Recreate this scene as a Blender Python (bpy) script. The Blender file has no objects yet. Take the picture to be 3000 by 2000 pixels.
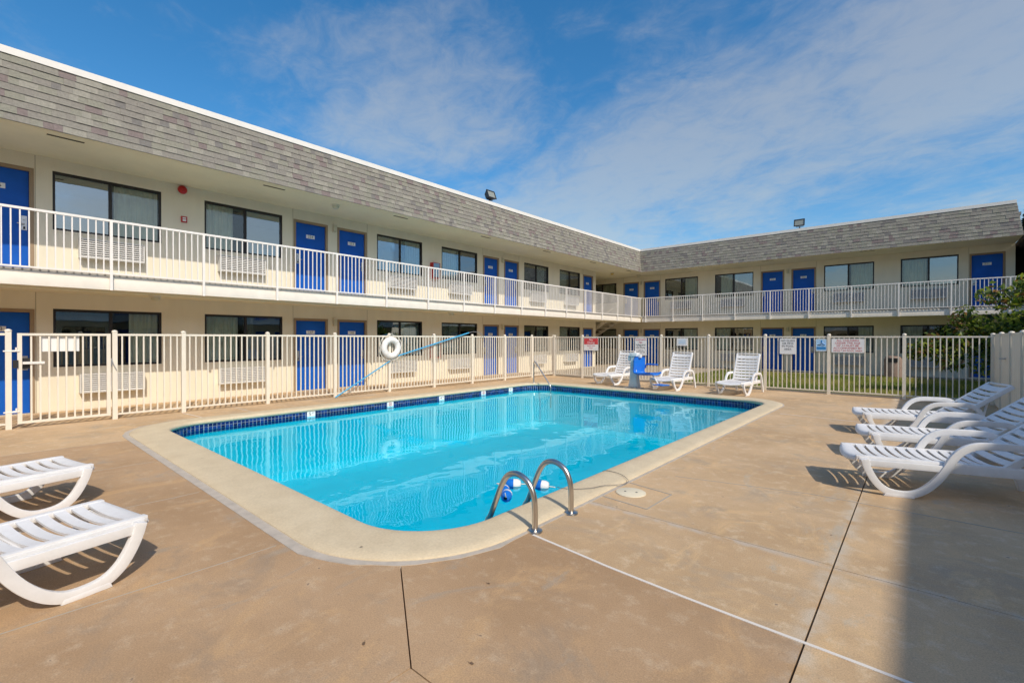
import bpy, bmesh, math, random
from mathutils import Vector, Matrix
R = math.radians
rnd = random.Random(7)
sc = bpy.context.scene
col = sc.collection

# ------------------------------------------------------------------ camera
H = 1.5
yaw, pit, rol = 0.716282566, -0.00635687, 0.0016596
cam = bpy.data.cameras.new('camera'); cam.lens = 36 * 1370.54 / 3000; cam.sensor_width = 36
cam.clip_start = .05; cam.clip_end = 3000
co = bpy.data.objects.new('camera', cam); col.objects.link(co); sc.camera = co
F = Vector((-math.sin(yaw) * math.cos(pit), math.cos(yaw) * math.cos(pit), math.sin(pit)))
Rt = Vector((math.cos(yaw), math.sin(yaw), 0)); U = Rt.cross(F)
c_, s_ = math.cos(rol), math.sin(rol)
Rt, U = c_ * Rt + s_ * U, -s_ * Rt + c_ * U
co.matrix_world = Matrix(((Rt.x, U.x, -F.x, 0), (Rt.y, U.y, -F.y, 0), (Rt.z, U.z, -F.z, H), (0, 0, 0, 1)))

# ------------------------------------------------------------------ sky, sun, exposure
SUN = Vector((1.02, -.36, 1.0)).normalized()
w = bpy.data.worlds.new('World'); sc.world = w; w.use_nodes = True
nt = w.node_tree; nt.nodes.clear()
def N(t, **k):
    n = nt.nodes.new(t)
    for a, b in k.items(): setattr(n, a, b)
    return n
L = lambda a, b: nt.links.new(a, b)
out = N('ShaderNodeOutputWorld'); bg = N('ShaderNodeBackground'); bg.inputs['Strength'].default_value = .128
sky = N('ShaderNodeTexSky', sky_type='NISHITA'); sky.sun_disc = False
sky.sun_elevation = math.asin(SUN.z); sky.sun_rotation = math.atan2(SUN.x, SUN.y)
sky.altitude = 300; sky.air_density = 1.0; sky.dust_density = 2.2; sky.ozone_density = 2.6
tc = N('ShaderNodeTexCoord'); sep = N('ShaderNodeSeparateXYZ'); L(tc.outputs['Generated'], sep.inputs[0])
def M(op, a, b=None, c=None):
    n = N('ShaderNodeMath', operation=op)
    for i, v in enumerate((a, b, c)):
        if v is None: continue
        if isinstance(v, (int, float)): n.inputs[i].default_value = v
        else: L(v, n.inputs[i])
    return n.outputs[0]
zz = M('ADD', M('MAXIMUM', sep.outputs[2], 0.0), .12)
px = M('DIVIDE', sep.outputs[0], zz); py = M('DIVIDE', sep.outputs[1], zz)
# cirrus sheets lie on a high plane, drawn out along one wind direction
ca, sa = math.cos(R(-17)), math.sin(R(-17))
ax = M('ADD', M('MULTIPLY', px, ca), M('MULTIPLY', py, sa)); ay = M('SUBTRACT', M('MULTIPLY', py, ca), M('MULTIPLY', px, sa))
def noise(vx, vy, scale, det, rough, seed, dist=0):
    cb = N('ShaderNodeCombineXYZ'); L(vx, cb.inputs[0]); L(vy, cb.inputs[1]); cb.inputs[2].default_value = seed
    n = N('ShaderNodeTexNoise'); n.inputs['Scale'].default_value = scale; n.inputs['Detail'].default_value = det
    n.inputs['Roughness'].default_value = rough; n.inputs['Distortion'].default_value = dist
    L(cb.outputs[0], n.inputs['Vector']); return n.outputs['Fac']
def bump_(d2, wd):  # soft bank of cloud, 1 in its middle
    return M('POWER', 2.718, M('MULTIPLY', d2, -1 / (wd * wd)))
n1 = noise(M('MULTIPLY', ax, .72), ay, 1.9, 9, .60, 3.1, .5)
n2 = noise(M('MULTIPLY', ax, .85), ay, 8.0, 8, .66, 1.7, .5)
n3 = noise(ax, ay, .5, 3, .5, 5.6)
dq = M('SUBTRACT', ay, 1.70); band = bump_(M('MULTIPLY', dq, dq), .62)
bx = M('ADD', px, 1.36); by = M('SUBTRACT', py, 1.02); blob = bump_(M('ADD', M('MULTIPLY', bx, bx), M('MULTIPLY', by, by)), .50)
dens = M('ADD', M('ADD', M('MULTIPLY', n1, .80), M('MULTIPLY', n2, .52)), M('ADD', M('ADD', M('MULTIPLY', M('MAXIMUM', band, blob), .40), M('MULTIPLY', M('POWER', 2.718, M('MULTIPLY', M('MAXIMUM', sep.outputs[2], 0.0), -7.0)), .75)), M('MULTIPLY', n3, .35)))
mr = N('ShaderNodeMapRange', interpolation_type='SMOOTHSTEP'); L(dens, mr.inputs['Value'])
mr.inputs['From Min'].default_value = .88; mr.inputs['From Max'].default_value = 1.36
mr.inputs['To Min'].default_value = 0; mr.inputs['To Max'].default_value = .92
mx = N('ShaderNodeMix', data_type='RGBA'); L(mr.outputs[0], mx.inputs['Factor'])
hs = N('ShaderNodeHueSaturation'); hs.inputs['Saturation'].default_value = 1.36; hs.inputs['Value'].default_value = .80; hs.inputs['Hue'].default_value = .494; L(sky.outputs[0], hs.inputs['Color'])
L(hs.outputs[0], mx.inputs['A'])
va = N('ShaderNodeVectorMath', operation='MULTIPLY_ADD'); L(hs.outputs[0], va.inputs[0]); va.inputs[1].default_value = (.75, .64, .53); va.inputs[2].default_value = (1.35, 1.25, 1.25)
L(va.outputs[0], mx.inputs['B'])
L(mx.outputs['Result'], bg.inputs['Color']); L(bg.outputs[0], out.inputs[0])

sl = bpy.data.lights.new('sun', 'SUN'); sl.energy = 2.15; sl.angle = R(.6); sl.color = (1, .905, .77)
so = bpy.data.objects.new('sun', sl); col.objects.link(so)
so.rotation_euler = SUN.to_track_quat('Z', 'Y').to_euler(); so.location = (20, -10, 30)
vs = sc.view_settings; vs.view_transform = 'Standard'; vs.look = 'None'; vs.exposure = .72; vs.gamma = 1; vs.use_curve_mapping = False

# ------------------------------------------------------------------ materials
MATS = {}
def mat(name, c, rough=.6, var=.0, vscale=3., bump=.0, bscale=40., c2=None, metal=0., spec=.5, stretch=(1, 1, 1), fine=0.):
    if name in MATS: return MATS[name]
    m = bpy.data.materials.new(name); m.use_nodes = True; t = m.node_tree; b = t.nodes['Principled BSDF']
    b.inputs['Roughness'].default_value = rough; b.inputs['Metallic'].default_value = metal; b.inputs['Specular IOR Level'].default_value = spec
    b.inputs['Base Color'].default_value = (*c, 1)
    lk = t.links.new
    if var or c2 or bump or fine:
        g = t.nodes.new('ShaderNodeNewGeometry'); mp = t.nodes.new('ShaderNodeMapping'); mp.inputs['Scale'].default_value = stretch
        lk(g.outputs['Position'], mp.inputs['Vector'])
        if var or c2:
            n = t.nodes.new('ShaderNodeTexNoise'); n.inputs['Scale'].default_value = vscale; n.inputs['Detail'].default_value = 7; n.inputs['Roughness'].default_value = .62
            lk(mp.outputs[0], n.inputs['Vector'])
            rp = t.nodes.new('ShaderNodeMapRange'); rp.inputs['From Min'].default_value = .3; rp.inputs['From Max'].default_value = .7; lk(n.outputs['Fac'], rp.inputs['Value'])
            mixn = t.nodes.new('ShaderNodeMix'); mixn.data_type = 'RGBA'; lk(rp.outputs[0], mixn.inputs['Factor'])
            a = c if c2 else tuple(x * (1 - var) for x in c); bb = c2 if c2 else tuple(min(1, x * (1 + var)) for x in c)
            mixn.inputs['A'].default_value = (*a, 1); mixn.inputs['B'].default_value = (*bb, 1); src = mixn.outputs['Result']
            if fine:
                f = t.nodes.new('ShaderNodeTexNoise'); f.inputs['Scale'].default_value = bscale; f.inputs['Detail'].default_value = 4; lk(g.outputs['Position'], f.inputs['Vector'])
                r2 = t.nodes.new('ShaderNodeMapRange'); r2.inputs['From Min'].default_value = .3; r2.inputs['From Max'].default_value = .7
                r2.inputs['To Min'].default_value = 1 - fine; r2.inputs['To Max'].default_value = 1 + fine; lk(f.outputs['Fac'], r2.inputs['Value'])
                vm = t.nodes.new('ShaderNodeVectorMath'); vm.operation = 'SCALE'; lk(src, vm.inputs[0]); lk(r2.outputs[0], vm.inputs['Scale']); src = vm.outputs[0]
            lk(src, b.inputs['Base Color'])
        if bump:
            n = t.nodes.new('ShaderNodeTexNoise'); n.inputs['Scale'].default_value = bscale; n.inputs['Detail'].default_value = 5; lk(g.outputs['Position'], n.inputs['Vector'])
            bp = t.nodes.new('ShaderNodeBump'); bp.inputs['Strength'].default_value = bump; bp.inputs['Distance'].default_value = .01
            lk(n.outputs['Fac'], bp.inputs['Height']); lk(bp.outputs[0], b.inputs['Normal'])
    MATS[name] = m; return m

STUCCO = mat('stucco', (.80, .735, .575), .9, var=.045, vscale=2.4, stretch=(1, 1, .22), fine=.03, bump=.35, bscale=70)
SOFFIT = mat('soffit_paint', (.80, .72, .50), .85, var=.05, vscale=1.2, bump=.1, bscale=50)
TRIMW = mat('white_trim_paint', (.70, .68, .63), .6, var=.04, vscale=5)
FASCIA = mat('fascia_paint', (.78, .72, .62), .7, var=.06, vscale=4, bump=.1, bscale=30)
RAILP = mat('railing_paint', (.80, .76, .70), .45, var=.04, vscale=6)
FENCEP = mat('fence_paint', (.76, .70, .58), .45, var=.04, vscale=6)
DOORB = mat('blue_door_paint', (.007, .105, .50), .5, var=.12, vscale=2.2, spec=.2)
DFRAME = mat('door_frame_paint', (.33, .235, .145), .6, var=.06, vscale=4)
BRONZE = mat('dark_bronze', (.016, .012, .010), .45)
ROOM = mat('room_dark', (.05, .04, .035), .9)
CURT = mat('curtain_cloth', (.72, .72, .58), .9, var=.08, vscale=6)
ACW = mat('ac_grille_paint', (.66, .65, .62), .55, var=.04, vscale=6)
PLATE = mat('plate_white', (.80, .80, .78), .4)
INK = mat('ink_black', (.012, .012, .012), .5)
INKR = mat('ink_red', (.45, .03, .03), .5)
SIGNR = mat('sign_red', (.60, .05, .06), .45)
SIGNB = mat('sign_blue', (.03, .22, .52), .45)
SIGNL = mat('sign_light_blue', (.38, .62, .85), .45)
STEEL = mat('steel', (.60, .57, .53), .30, var=.08, vscale=14, metal=1)
STEELM = mat('satin_steel', (.55, .55, .55), .4, metal=1)
RED = mat('red_enamel', (.50, .012, .012), .4)
BLACKM = mat('black_metal', (.018, .018, .020), .5, var=.1, vscale=10)
LENS = mat('lamp_lens', (.25, .27, .24), .12)
LAMPG = mat('lamp_glass', (.60, .57, .42), .35)
PLASTIC = mat('white_plastic', (.74, .735, .72), .42, c2=(.80, .80, .795), vscale=9, fine=.02, bscale=30)
BLUEP = mat('blue_plastic', (.006, .16, .62), .35)
POLEB = mat('blue_pole', (.05, .36, .62), .35)
LIFTG = mat('lift_grey_plastic', (.50, .58, .60), .45, var=.05, vscale=6)
ROPE = mat('rope', (.70, .68, .60), .8)
RINGW = mat('ring_foam', (.78, .76, .72), .6, var=.04, vscale=8)
COPING = mat('coping_paint', (.57, .465, .305), .7, c2=(.65, .545, .37), vscale=3.5, bump=.3, bscale=55, fine=.07)
CEMENT = mat('cement_margin', (.47, .415, .345), .9, var=.15, vscale=8, bump=.3, bscale=60)
PLASTER = mat('pool_plaster', (.36, .84, .86), .7, var=.03, vscale=1.2)
GROUT = mat('tile_grout', (.34, .42, .46), .8)
TILES = [mat('pool_tile_%s' % k, v, .12) for k, v in (('navy', (.006, .022, .13)), ('cobalt', (.010, .045, .21)), ('ink', (.006, .016, .08)))]
SHING = [mat('shingle_' + k, v, .95, var=.16, vscale=26, bump=.5, bscale=160, fine=.10) for k, v in
         (('grey', (.215, .20, .172)), ('green_grey', (.225, .218, .175)), ('pale', (.265, .252, .21)), ('plum', (.185, .15, .14)), ('slate', (.165, .155, .142)), ('mid', (.225, .212, .18)))]
FELT_SHADOW = mat('felt_and_edge_shadow', (.05, .05, .045), .95)  # felt backing, and the painted shadow line on shingle lower edges
SEALW = mat('white_sealant', (.72, .67, .60), .8)
SEALD = mat('dark_joint', (.075, .055, .04), .9)
SEALG = mat('pale_joint', (.40, .35, .28), .9)
ASPH = mat('ground_dirt', (.20, .17, .12), .95, var=.1, vscale=.6)
SOIL = mat('lawn_soil', (.20, .21, .06), .95, var=.3, vscale=1.5)
BARK = mat('bark', (.10, .07, .045), .9, var=.3, vscale=14, bump=.6, bscale=30)
STAIR_SHADE = mat('stair_shade_brown', (.05, .035, .025), .85, var=.1, vscale=2)  # dark brown stands in for shade in the covered stair opening
BIN = mat('bin_stone', (.30, .22, .18), .9, var=.15, vscale=20)
def leafmat(n, c):
    m = bpy.data.materials.new(n); m.use_nodes = True; t = m.node_tree; b = t.nodes['Principled BSDF']
    b.inputs['Base Color'].default_value = (*c, 1); b.inputs['Roughness'].default_value = .5
    tr = t.nodes.new('ShaderNodeBsdfTranslucent'); tr.inputs[0].default_value = (c[0] * 1.3, c[1] * 1.4, c[2] * .7, 1)
    mx = t.nodes.new('ShaderNodeMixShader'); mx.inputs[0].default_value = .45
    t.links.new(b.outputs[0], mx.inputs[1]); t.links.new(tr.outputs[0], mx.inputs[2]); t.links.new(mx.outputs[0], t.nodes['Material Output'].inputs[0]); return m
LEAF = [leafmat('leaf_green', (.15, .215, .04)), leafmat('leaf_light', (.33, .36, .07)), leafmat('leaf_dark', (.035, .07, .02)), leafmat('leaf_russet', (.30, .15, .055))]
GRASS = [leafmat('grass_green', (.21, .25, .05)), leafmat('grass_straw', (.38, .34, .11)), leafmat('grass_deep', (.12, .17, .03))]
CONIF = [leafmat('conifer_dark', (.010, .018, .012)), leafmat('conifer_mid', (.018, .030, .016))]

def deckmat(name, k):
    m = bpy.data.materials.new(name); m.use_nodes = True; t = m.node_tree; b = t.nodes['Principled BSDF']; lk = t.links.new
    b.inputs['Roughness'].default_value = .78; b.inputs['Specular IOR Level'].default_value = .35
    g = t.nodes.new('ShaderNodeNewGeometry')
    def nz(scale, det, rough=.6, st=None, dist=0):
        n = t.nodes.new('ShaderNodeTexNoise'); n.inputs['Scale'].default_value = scale; n.inputs['Detail'].default_value = det; n.inputs['Roughness'].default_value = rough; n.inputs['Distortion'].default_value = dist
        if st:
            mp = t.nodes.new('ShaderNodeMapping'); mp.inputs['Scale'].default_value = st; lk(g.outputs['Position'], mp.inputs['Vector']); lk(mp.outputs[0], n.inputs['Vector'])
        else: lk(g.outputs['Position'], n.inputs['Vector'])
        return n.outputs['Fac']
    def rng(v, a, bb, lo=0, hi=1):
        r = t.nodes.new('ShaderNodeMapRange'); r.interpolation_type = 'SMOOTHSTEP'; lk(v, r.inputs['Value'])
        for k, x in zip(('From Min', 'From Max', 'To Min', 'To Max'), (a, bb, lo, hi)): r.inputs[k].default_value = x
        return r.outputs[0]
    def mixc(f, a, c):
        x = t.nodes.new('ShaderNodeMix'); x.data_type = 'RGBA'; lk(f, x.inputs['Factor'])
        for k, v in (('A', a), ('B', c)):
            if isinstance(v, tuple): x.inputs[k].default_value = (*(min(.9, q * z) for q, z in zip(v, k_)), 1)
            else: lk(v, x.inputs[k])
        return x.outputs['Result']
    k_ = k
    base = mixc(rng(nz(.55, 5, .6), .35, .65), (.37, .255, .145), (.46, .33, .20))
    base = mixc(rng(nz(1.3, 7, .68, (1, 1.5, 1), .6), .50, .70, 0, .7), base, (.30, .245, .18))        # greyish worn clouds
    base = mixc(rng(nz(2.1, 7, .7, (1.2, .7, 1), .8), .50, .68, 0, .75), base, (.52, .36, .195))          # warm patches
    base = mixc(rng(nz(7, 7, .72), .50, .70, 0, .55), base, (.54, .44, .31))                                # bleached flecks
    base = mixc(rng(nz(26, 6, .72), .56, .74, 0, .55), base, (.27, .20, .14))
    base = mixc(rng(nz(14, 2, .5), .735, .77, 0, .7), base, (.15, .11, .08))                              # small dark spots
    sx = t.nodes.new('ShaderNodeSeparateXYZ'); lk(g.outputs['Position'], sx.inputs[0])
    def near(o, v, wd):      # pale worn margin along an open joint
        a = t.nodes.new('ShaderNodeMath'); a.operation = 'SUBTRACT'; lk(o, a.inputs[0]); a.inputs[1].default_value = v
        b_ = t.nodes.new('ShaderNodeMath'); b_.operation = 'ABSOLUTE'; lk(a.outputs[0], b_.inputs[0])
        c = t.nodes.new('ShaderNodeMath'); c.operation = 'MULTIPLY'; lk(rng(b_.outputs[0], .0, wd, .9, 0), c.inputs[0]); lk(rng(nz(6, 4, .6), .36, .62), c.inputs[1]); return c.outputs[0]
    base = mixc(near(sx.outputs[0], -.42, .11), base, (.44, .375, .29))
    base = mixc(near(sx.outputs[1], 3.70, .07), base, (.40, .35, .29))
    base = mixc(rng(nz(.9, 8, .75, (1.6, .8, 1), 1.2), .57, .67, 0, .6), base, (.345, .31, .25))          # dried splash stains
    f = t.nodes.new('ShaderNodeVectorMath'); f.operation = 'SCALE'; lk(base, f.inputs[0]); lk(rng(nz(130, 5, .75), .3, .7, .80, 1.20), f.inputs['Scale'])
    lk(f.outputs[0], b.inputs['Base Color'])
    bp = t.nodes.new('ShaderNodeBump'); bp.inputs['Strength'].default_value = .28; bp.inputs['Distance'].default_value = .006; lk(nz(90, 6, .7), bp.inputs['Height']); lk(bp.outputs[0], b.inputs['Normal'])
    return m
DECK = deckmat('tan_concrete', (1.27, 1.245, 1.20)); DECKN = deckmat('brown_tan_concrete', (1.03, .955, .90))

def glassmat(name, base, tint):
    m = bpy.data.materials.new(name); m.use_nodes = True; t = m.node_tree; t.nodes.clear(); lk = t.links.new
    o = t.nodes.new('ShaderNodeOutputMaterial'); tr = t.nodes.new('ShaderNodeBsdfTransparent'); tr.inputs[0].default_value = (*tint, 1)
    gl = t.nodes.new('ShaderNodeBsdfGlossy'); gl.inputs['Roughness'].default_value = .015; gl.inputs[0].default_value = (.82, .92, 1, 1)
    fr = t.nodes.new('ShaderNodeFresnel'); fr.inputs[0].default_value = 1.7
    ad = t.nodes.new('ShaderNodeMath'); ad.operation = 'MULTIPLY_ADD'; ad.inputs[1].default_value = .80; ad.inputs[2].default_value = base; lk(fr.outputs[0], ad.inputs[0])
    n = t.nodes.new('ShaderNodeTexNoise'); n.inputs['Scale'].default_value = .9; g = t.nodes.new('ShaderNodeNewGeometry'); lk(g.outputs['Position'], n.inputs['Vector'])
    bp = t.nodes.new('ShaderNodeBump'); bp.inputs['Strength'].default_value = .12; bp.inputs['Distance'].default_value = .02; lk(n.outputs['Fac'], bp.inputs['Height'])
    lk(bp.outputs[0], gl.inputs['Normal'])
    mx = t.nodes.new('ShaderNodeMixShader'); lk(ad.outputs[0], mx.inputs[0]); lk(tr.outputs[0], mx.inputs[1]); lk(gl.outputs[0], mx.inputs[2]); lk(mx.outputs[0], o.inputs[0]); return m
GLASS = glassmat('window_glass', .20, (.66, .69, .66)); SCREEN = glassmat('screened_glass', .01, (.90, .92, .90))

def watermat():
    m = bpy.data.materials.new('pool_water'); m.use_nodes = True; t = m.node_tree; t.nodes.clear(); lk = t.links.new
    o = t.nodes.new('ShaderNodeOutputMaterial'); tr = t.nodes.new('ShaderNodeBsdfTransparent'); tr.inputs[0].default_value = (.02, .81, .955, 1)
    gl = t.nodes.new('ShaderNodeBsdfGlossy'); gl.inputs['Roughness'].default_value = .01; gl.inputs[0].default_value = (.60, .93, 1, 1)
    g = t.nodes.new('ShaderNodeNewGeometry')
    def nz(scale, det, st):
        mp = t.nodes.new('ShaderNodeMapping'); mp.inputs['Scale'].default_value = st; lk(g.outputs['Position'], mp.inputs['Vector'])
        n = t.nodes.new('ShaderNodeTexNoise'); n.inputs['Scale'].default_value = scale; n.inputs['Detail'].default_value = det; n.inputs['Distortion'].default_value = .4; lk(mp.outputs[0], n.inputs['Vector']); return n.outputs['Fac']
    a1 = nz(1.1, 2, (1, .8, 1)); a2 = nz(4.5, 2, (1, 1, 1)); a3 = nz(.35, 1, (1, 1, 1))
    # a light breeze ruffles some of the surface and leaves the rest calm
    br = t.nodes.new('ShaderNodeMapRange'); br.interpolation_type = 'SMOOTHSTEP'; lk(a3, br.inputs['Value'])
    for k, x in zip(('From Min', 'From Max', 'To Min', 'To Max'), (.42, .6, .25, 1.0)): br.inputs[k].default_value = x
    ml = t.nodes.new('ShaderNodeMath'); ml.operation = 'MULTIPLY'; lk(a2, ml.inputs[0]); lk(br.outputs[0], ml.inputs[1])
    sm = t.nodes.new('ShaderNodeMath'); sm.operation = 'MULTIPLY_ADD'; sm.inputs[1].default_value = .13; lk(ml.outputs[0], sm.inputs[0]); lk(a1, sm.inputs[2])
    bp = t.nodes.new('ShaderNodeBump'); bp.inputs['Strength'].default_value = .5; bp.inputs['Distance'].default_value = .022; lk(sm.outputs[0], bp.inputs['Height'])
    fr = t.nodes.new('ShaderNodeFresnel'); fr.inputs[0].default_value = 1.33; lk(bp.outputs[0], fr.inputs['Normal']); lk(bp.outputs[0], gl.inputs['Normal'])
    mx = t.nodes.new('ShaderNodeMixShader'); lk(fr.outputs[0], mx.inputs[0]); lk(tr.outputs[0], mx.inputs[1]); lk(gl.outputs[0], mx.inputs[2]); lk(mx.outputs[0], o.inputs[0]); return m
WATER = watermat()

# ------------------------------------------------------------------ mesh helpers
class B:
    """collects shapes, then links them as one mesh object"""
    def __init__(s): s.v = []; s.f = []; s.m = []; s.sm = []
    def add(s, vs, fs, mi=0, smooth=False):
        o = len(s.v); s.v += [tuple(x) for x in vs]
        for f in fs: s.f.append([i + o for i in f]); s.m.append(mi); s.sm.append(smooth)
        return s
    def box(s, x0, x1, y0, y1, z0, z1, mi=0, M4=None):
        vs = [(x, y, z) for z in (z0, z1) for y in (y0, y1) for x in (x0, x1)]
        if M4 is not None: vs = [M4 @ Vector(p) for p in vs]
        return s.add(vs, [(0, 2, 3, 1), (4, 5, 7, 6), (0, 1, 5, 4), (2, 6, 7, 3), (0, 4, 6, 2), (1, 3, 7, 5)], mi)
    def quad(s, a, b, c, d, mi=0): return s.add((a, b, c, d), [(0, 1, 2, 3)], mi)
    def tube(s, path, r, n=10, mi=0, ry=None, closed=False, up=None, square=False, cap=True):
        P = [Vector(p) for p in path]; k = len(P); rings = []
        prev = None
        for i, p in enumerate(P):
            if closed: t = P[(i + 1) % k] - P[i - 1]
            else: t = P[min(i + 1, k - 1)] - P[max(i - 1, 0)]
            t.normalize()
            if up is not None: a = Vector(up) - t * t.dot(Vector(up))
            elif prev is None: a = t.orthogonal()
            else: a = prev - t * prev.dot(t)
            a.normalize(); prev = a; b = t.cross(a)
            rr = r[i] if isinstance(r, (list, tuple)) else r; r2 = ry if ry is not None else rr
            if square:
                pts = [(rr, r2), (-rr, r2), (-rr, -r2), (rr, -r2)]; rings.append([p + a * x + b * y for x, y in pts])
            else: rings.append([p + a * rr * math.cos(2 * math.pi * j / n) + b * r2 * math.sin(2 * math.pi * j / n) for j in range(n)])
        n = len(rings[0]); vs = [q for rg in rings for q in rg]; fs = []
        for i in range(k if closed else k - 1):
            for j in range(n):
                a0 = i * n + j; a1 = i * n + (j + 1) % n; b0 = ((i + 1) % k) * n + j; b1 = ((i + 1) % k) * n + (j + 1) % n
                fs.append((a0, a1, b1, b0))
        if not closed and cap: fs.append(tuple(range(n))[::-1]); fs.append(tuple(range((k - 1) * n, k * n)))
        return s.add(vs, fs, mi, not square)
    def lathe(s, prof, c=(0, 0, 0), n=16, mi=0, axis='z', a0=0, a1=2 * math.pi):
        full = abs(a1 - a0 - 2 * math.pi) < 1e-6; k = n if full else n + 1; vs = []; fs = []
        for r, h in prof:
            for j in range(k):
                a = a0 + (a1 - a0) * j / n; x, y = r * math.cos(a), r * math.sin(a)
                p = {'z': (x, y, h), 'y': (x, h, y), 'x': (h, x, y)}[axis]; vs.append((c[0] + p[0], c[1] + p[1], c[2] + p[2]))
        for i in range(len(prof) - 1):
            for j in range(n):
                j2 = (j + 1) % k
                fs.append((i * k + j, i * k + j2, (i + 1) * k + j2, (i + 1) * k + j))
        return s.add(vs, fs, mi, True)
    def prism(s, poly, z0, z1, mi=0, top_only=False):
        n = len(poly); vs = [(x, y, z0) for x, y in poly] + [(x, y, z1) for x, y in poly]
        fs = [tuple(range(n, 2 * n))] + [(i, (i + 1) % n, n + (i + 1) % n, n + i) for i in range(n)]
        if not top_only: fs.append(tuple(range(n))[::-1])
        return s.add(vs, fs, mi)
    def text(s, txt, size, M4, mi=0, align='CENTER', ext=0):
        vs, fs = text_poly(txt, size, align)
        return s.add([M4 @ Vector((x, y, 0)) for x, y in vs], fs, mi)
    def mesh(s, name, mats, fix=True, bevel=0, ang=38):
        me = bpy.data.meshes.new(name); me.from_pydata(s.v, [], s.f)
        for m in (mats if isinstance(mats, (list, tuple)) else [mats]): me.materials.append(m)
        me.polygons.foreach_set('material_index', s.m); me.polygons.foreach_set('use_smooth', s.sm)
        if fix or bevel:
            bm = bmesh.new(); bm.from_mesh(me)
            if fix: bmesh.ops.recalc_face_normals(bm, faces=bm.faces)
            if bevel:
                es = [e for e in bm.edges if len(e.link_faces) == 2 and e.calc_face_angle(0) > R(30)]
                bmesh.ops.bevel(bm, geom=es, offset=bevel, segments=2, profile=.6, affect='EDGES', clamp_overlap=True)
                for f in bm.faces: f.smooth = True
            bm.to_mesh(me); bm.free()
        if any(s.sm) or bevel: me.set_sharp_from_angle(angle=R(ang))
        me.update(); return me
    def obj(s, name, mats, parent=None, loc=None, rz=0, **k):
        return link(name, s.mesh(name, mats, **k), parent, loc, rz)
def link(name, me, parent=None, loc=None, rz=0, rot=None):
    o = bpy.data.objects.new(name, me); col.objects.link(o)
    if parent: o.parent = parent
    if loc is not None: o.location = loc
    if rz: o.rotation_euler = (0, 0, rz)
    if rot: o.rotation_euler = rot
    return o
def tag(o, label=None, cat=None, group=None, kind=None):
    for k, v in (('label', label), ('category', cat), ('group', group), ('kind', kind)):
        if v: o[k] = v
    return o
def thing(name, label, cat, loc=(0, 0, 0), rz=0, group=None):
    o = bpy.data.objects.new(name, None); o.empty_display_size = .2; col.objects.link(o); o.location = loc; o.rotation_euler = (0, 0, rz)
    return tag(o, label, cat, group)
TX = {}
def text_poly(txt, size, align):
    key = (txt, size, align)
    if key not in TX:
        cu = bpy.data.curves.new('t', 'FONT'); cu.body = txt; cu.size = size; cu.align_x = align; cu.align_y = 'CENTER'; cu.resolution_u = 3; cu.space_line = .95
        o = bpy.data.objects.new('t', cu); me = bpy.data.meshes.new_from_object(o)
        TX[key] = ([(v.co.x, v.co.y) for v in me.vertices], [tuple(p.vertices) for p in me.polygons])
        bpy.data.objects.remove(o); bpy.data.curves.remove(cu); bpy.data.meshes.remove(me)
    return TX[key]
FRONT = Matrix(((1, 0, 0, 0), (0, 0, -1, 0), (0, 1, 0, 0), (0, 0, 0, 1)))   # text plane standing up, facing -y
def at(x, y, z, M4=FRONT): return Matrix.Translation((x, y, z)) @ M4
def rrect(x0, x1, y0, y1, r, n=10):
    pts = []
    for cx, cy, a in ((x1 - r, y1 - r, 0), (x0 + r, y1 - r, 90), (x0 + r, y0 + r, 180), (x1 - r, y0 + r, 270)):
        for i in range(n + 1):
            t = R(a + 90 * i / n); pts.append((cx + r * math.cos(t), cy + r * math.sin(t)))
    return pts

# ------------------------------------------------------------------ ground, deck, pool
PX0, PX1, PY0, PY1, PR = -10.15, -2.30, 1.55, 12.90, 1.10          # outer line of the coping
g = B(); big = 1500; gz = -.17
for a, b, c, d in ((-big, big, -big, PY0 - .3), (-big, big, PY1 + .3, big), (-big, PX0 - .3, PY0 - .3, PY1 + .3), (PX1 + .3, big, PY0 - .3, PY1 + .3)):
    g.quad((a, c, gz), (b, c, gz), (b, d, gz), (a, d, gz))
tag(g.obj('ground', ASPH), kind='structure')

deck = B()
for a, b, c, d in ((-13.25, 7, -8, PY0), (-13.25, 7, PY1, 15.85), (-13.25, PX0, PY0, PY1), (PX1, 7, PY0, PY1)):
    deck.box(a, b, c, d, -.16, -.09)
deck = tag(deck.obj('pool_deck', SEALD), kind='structure')
arc = rrect(PX0, PX1, PY0, PY1, PR, 12)
def corner(i): return arc[i * 13:(i + 1) * 13]                        # 0 far right, 1 far left, 2 near left, 3 near right
def slab(*polys, m=None):
    b = B()
    for p in polys: b.prism(p, -.085, 0, top_only=True)
    return b.obj('slab', m or DECK, deck)
def rc(a, b, c, d): return [(a, c), (b, c), (b, d), (a, d)]
h = .003; D = .0055                                                    # hairline and open joints
JX = -.42
c2, c3, c1, c0 = corner(2), corner(3), corner(1), corner(0)
near = [-13.25, -8.75, -7.0, -5.28, -3.5]
slab(rc(-13.25, -8.75 - h, -8, 1.3), rc(-13.25, PX0, 1.3, 2.75 - h), [(-8.75 - h, 1.3), (-8.75 - h, PY0)] + [p for p in c2[::-1] if p[0] < -9.06] + [(PX0, 1.3)][:1])
slab(rc(-8.75 + h, -7.0 - h, -8, PY0), m=DECKN); slab(rc(-7.0 + h, -5.28 - h, -8, PY0), m=DECKN); slab(rc(-5.28 + h, -3.5 - h, -8, PY0), m=DECKN)
k = 6; jp = c3[k]                                                      # where the diagonal joint meets the coping
E_ = .0035
slab([(-3.5 + h, -8), (-1.74 - E_, -8), (-1.74 - E_, 1.3), (jp[0] - E_, jp[1] - E_)] + c3[:k][::-1] + [(-3.5 + h, PY0)], m=DECKN)
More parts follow.
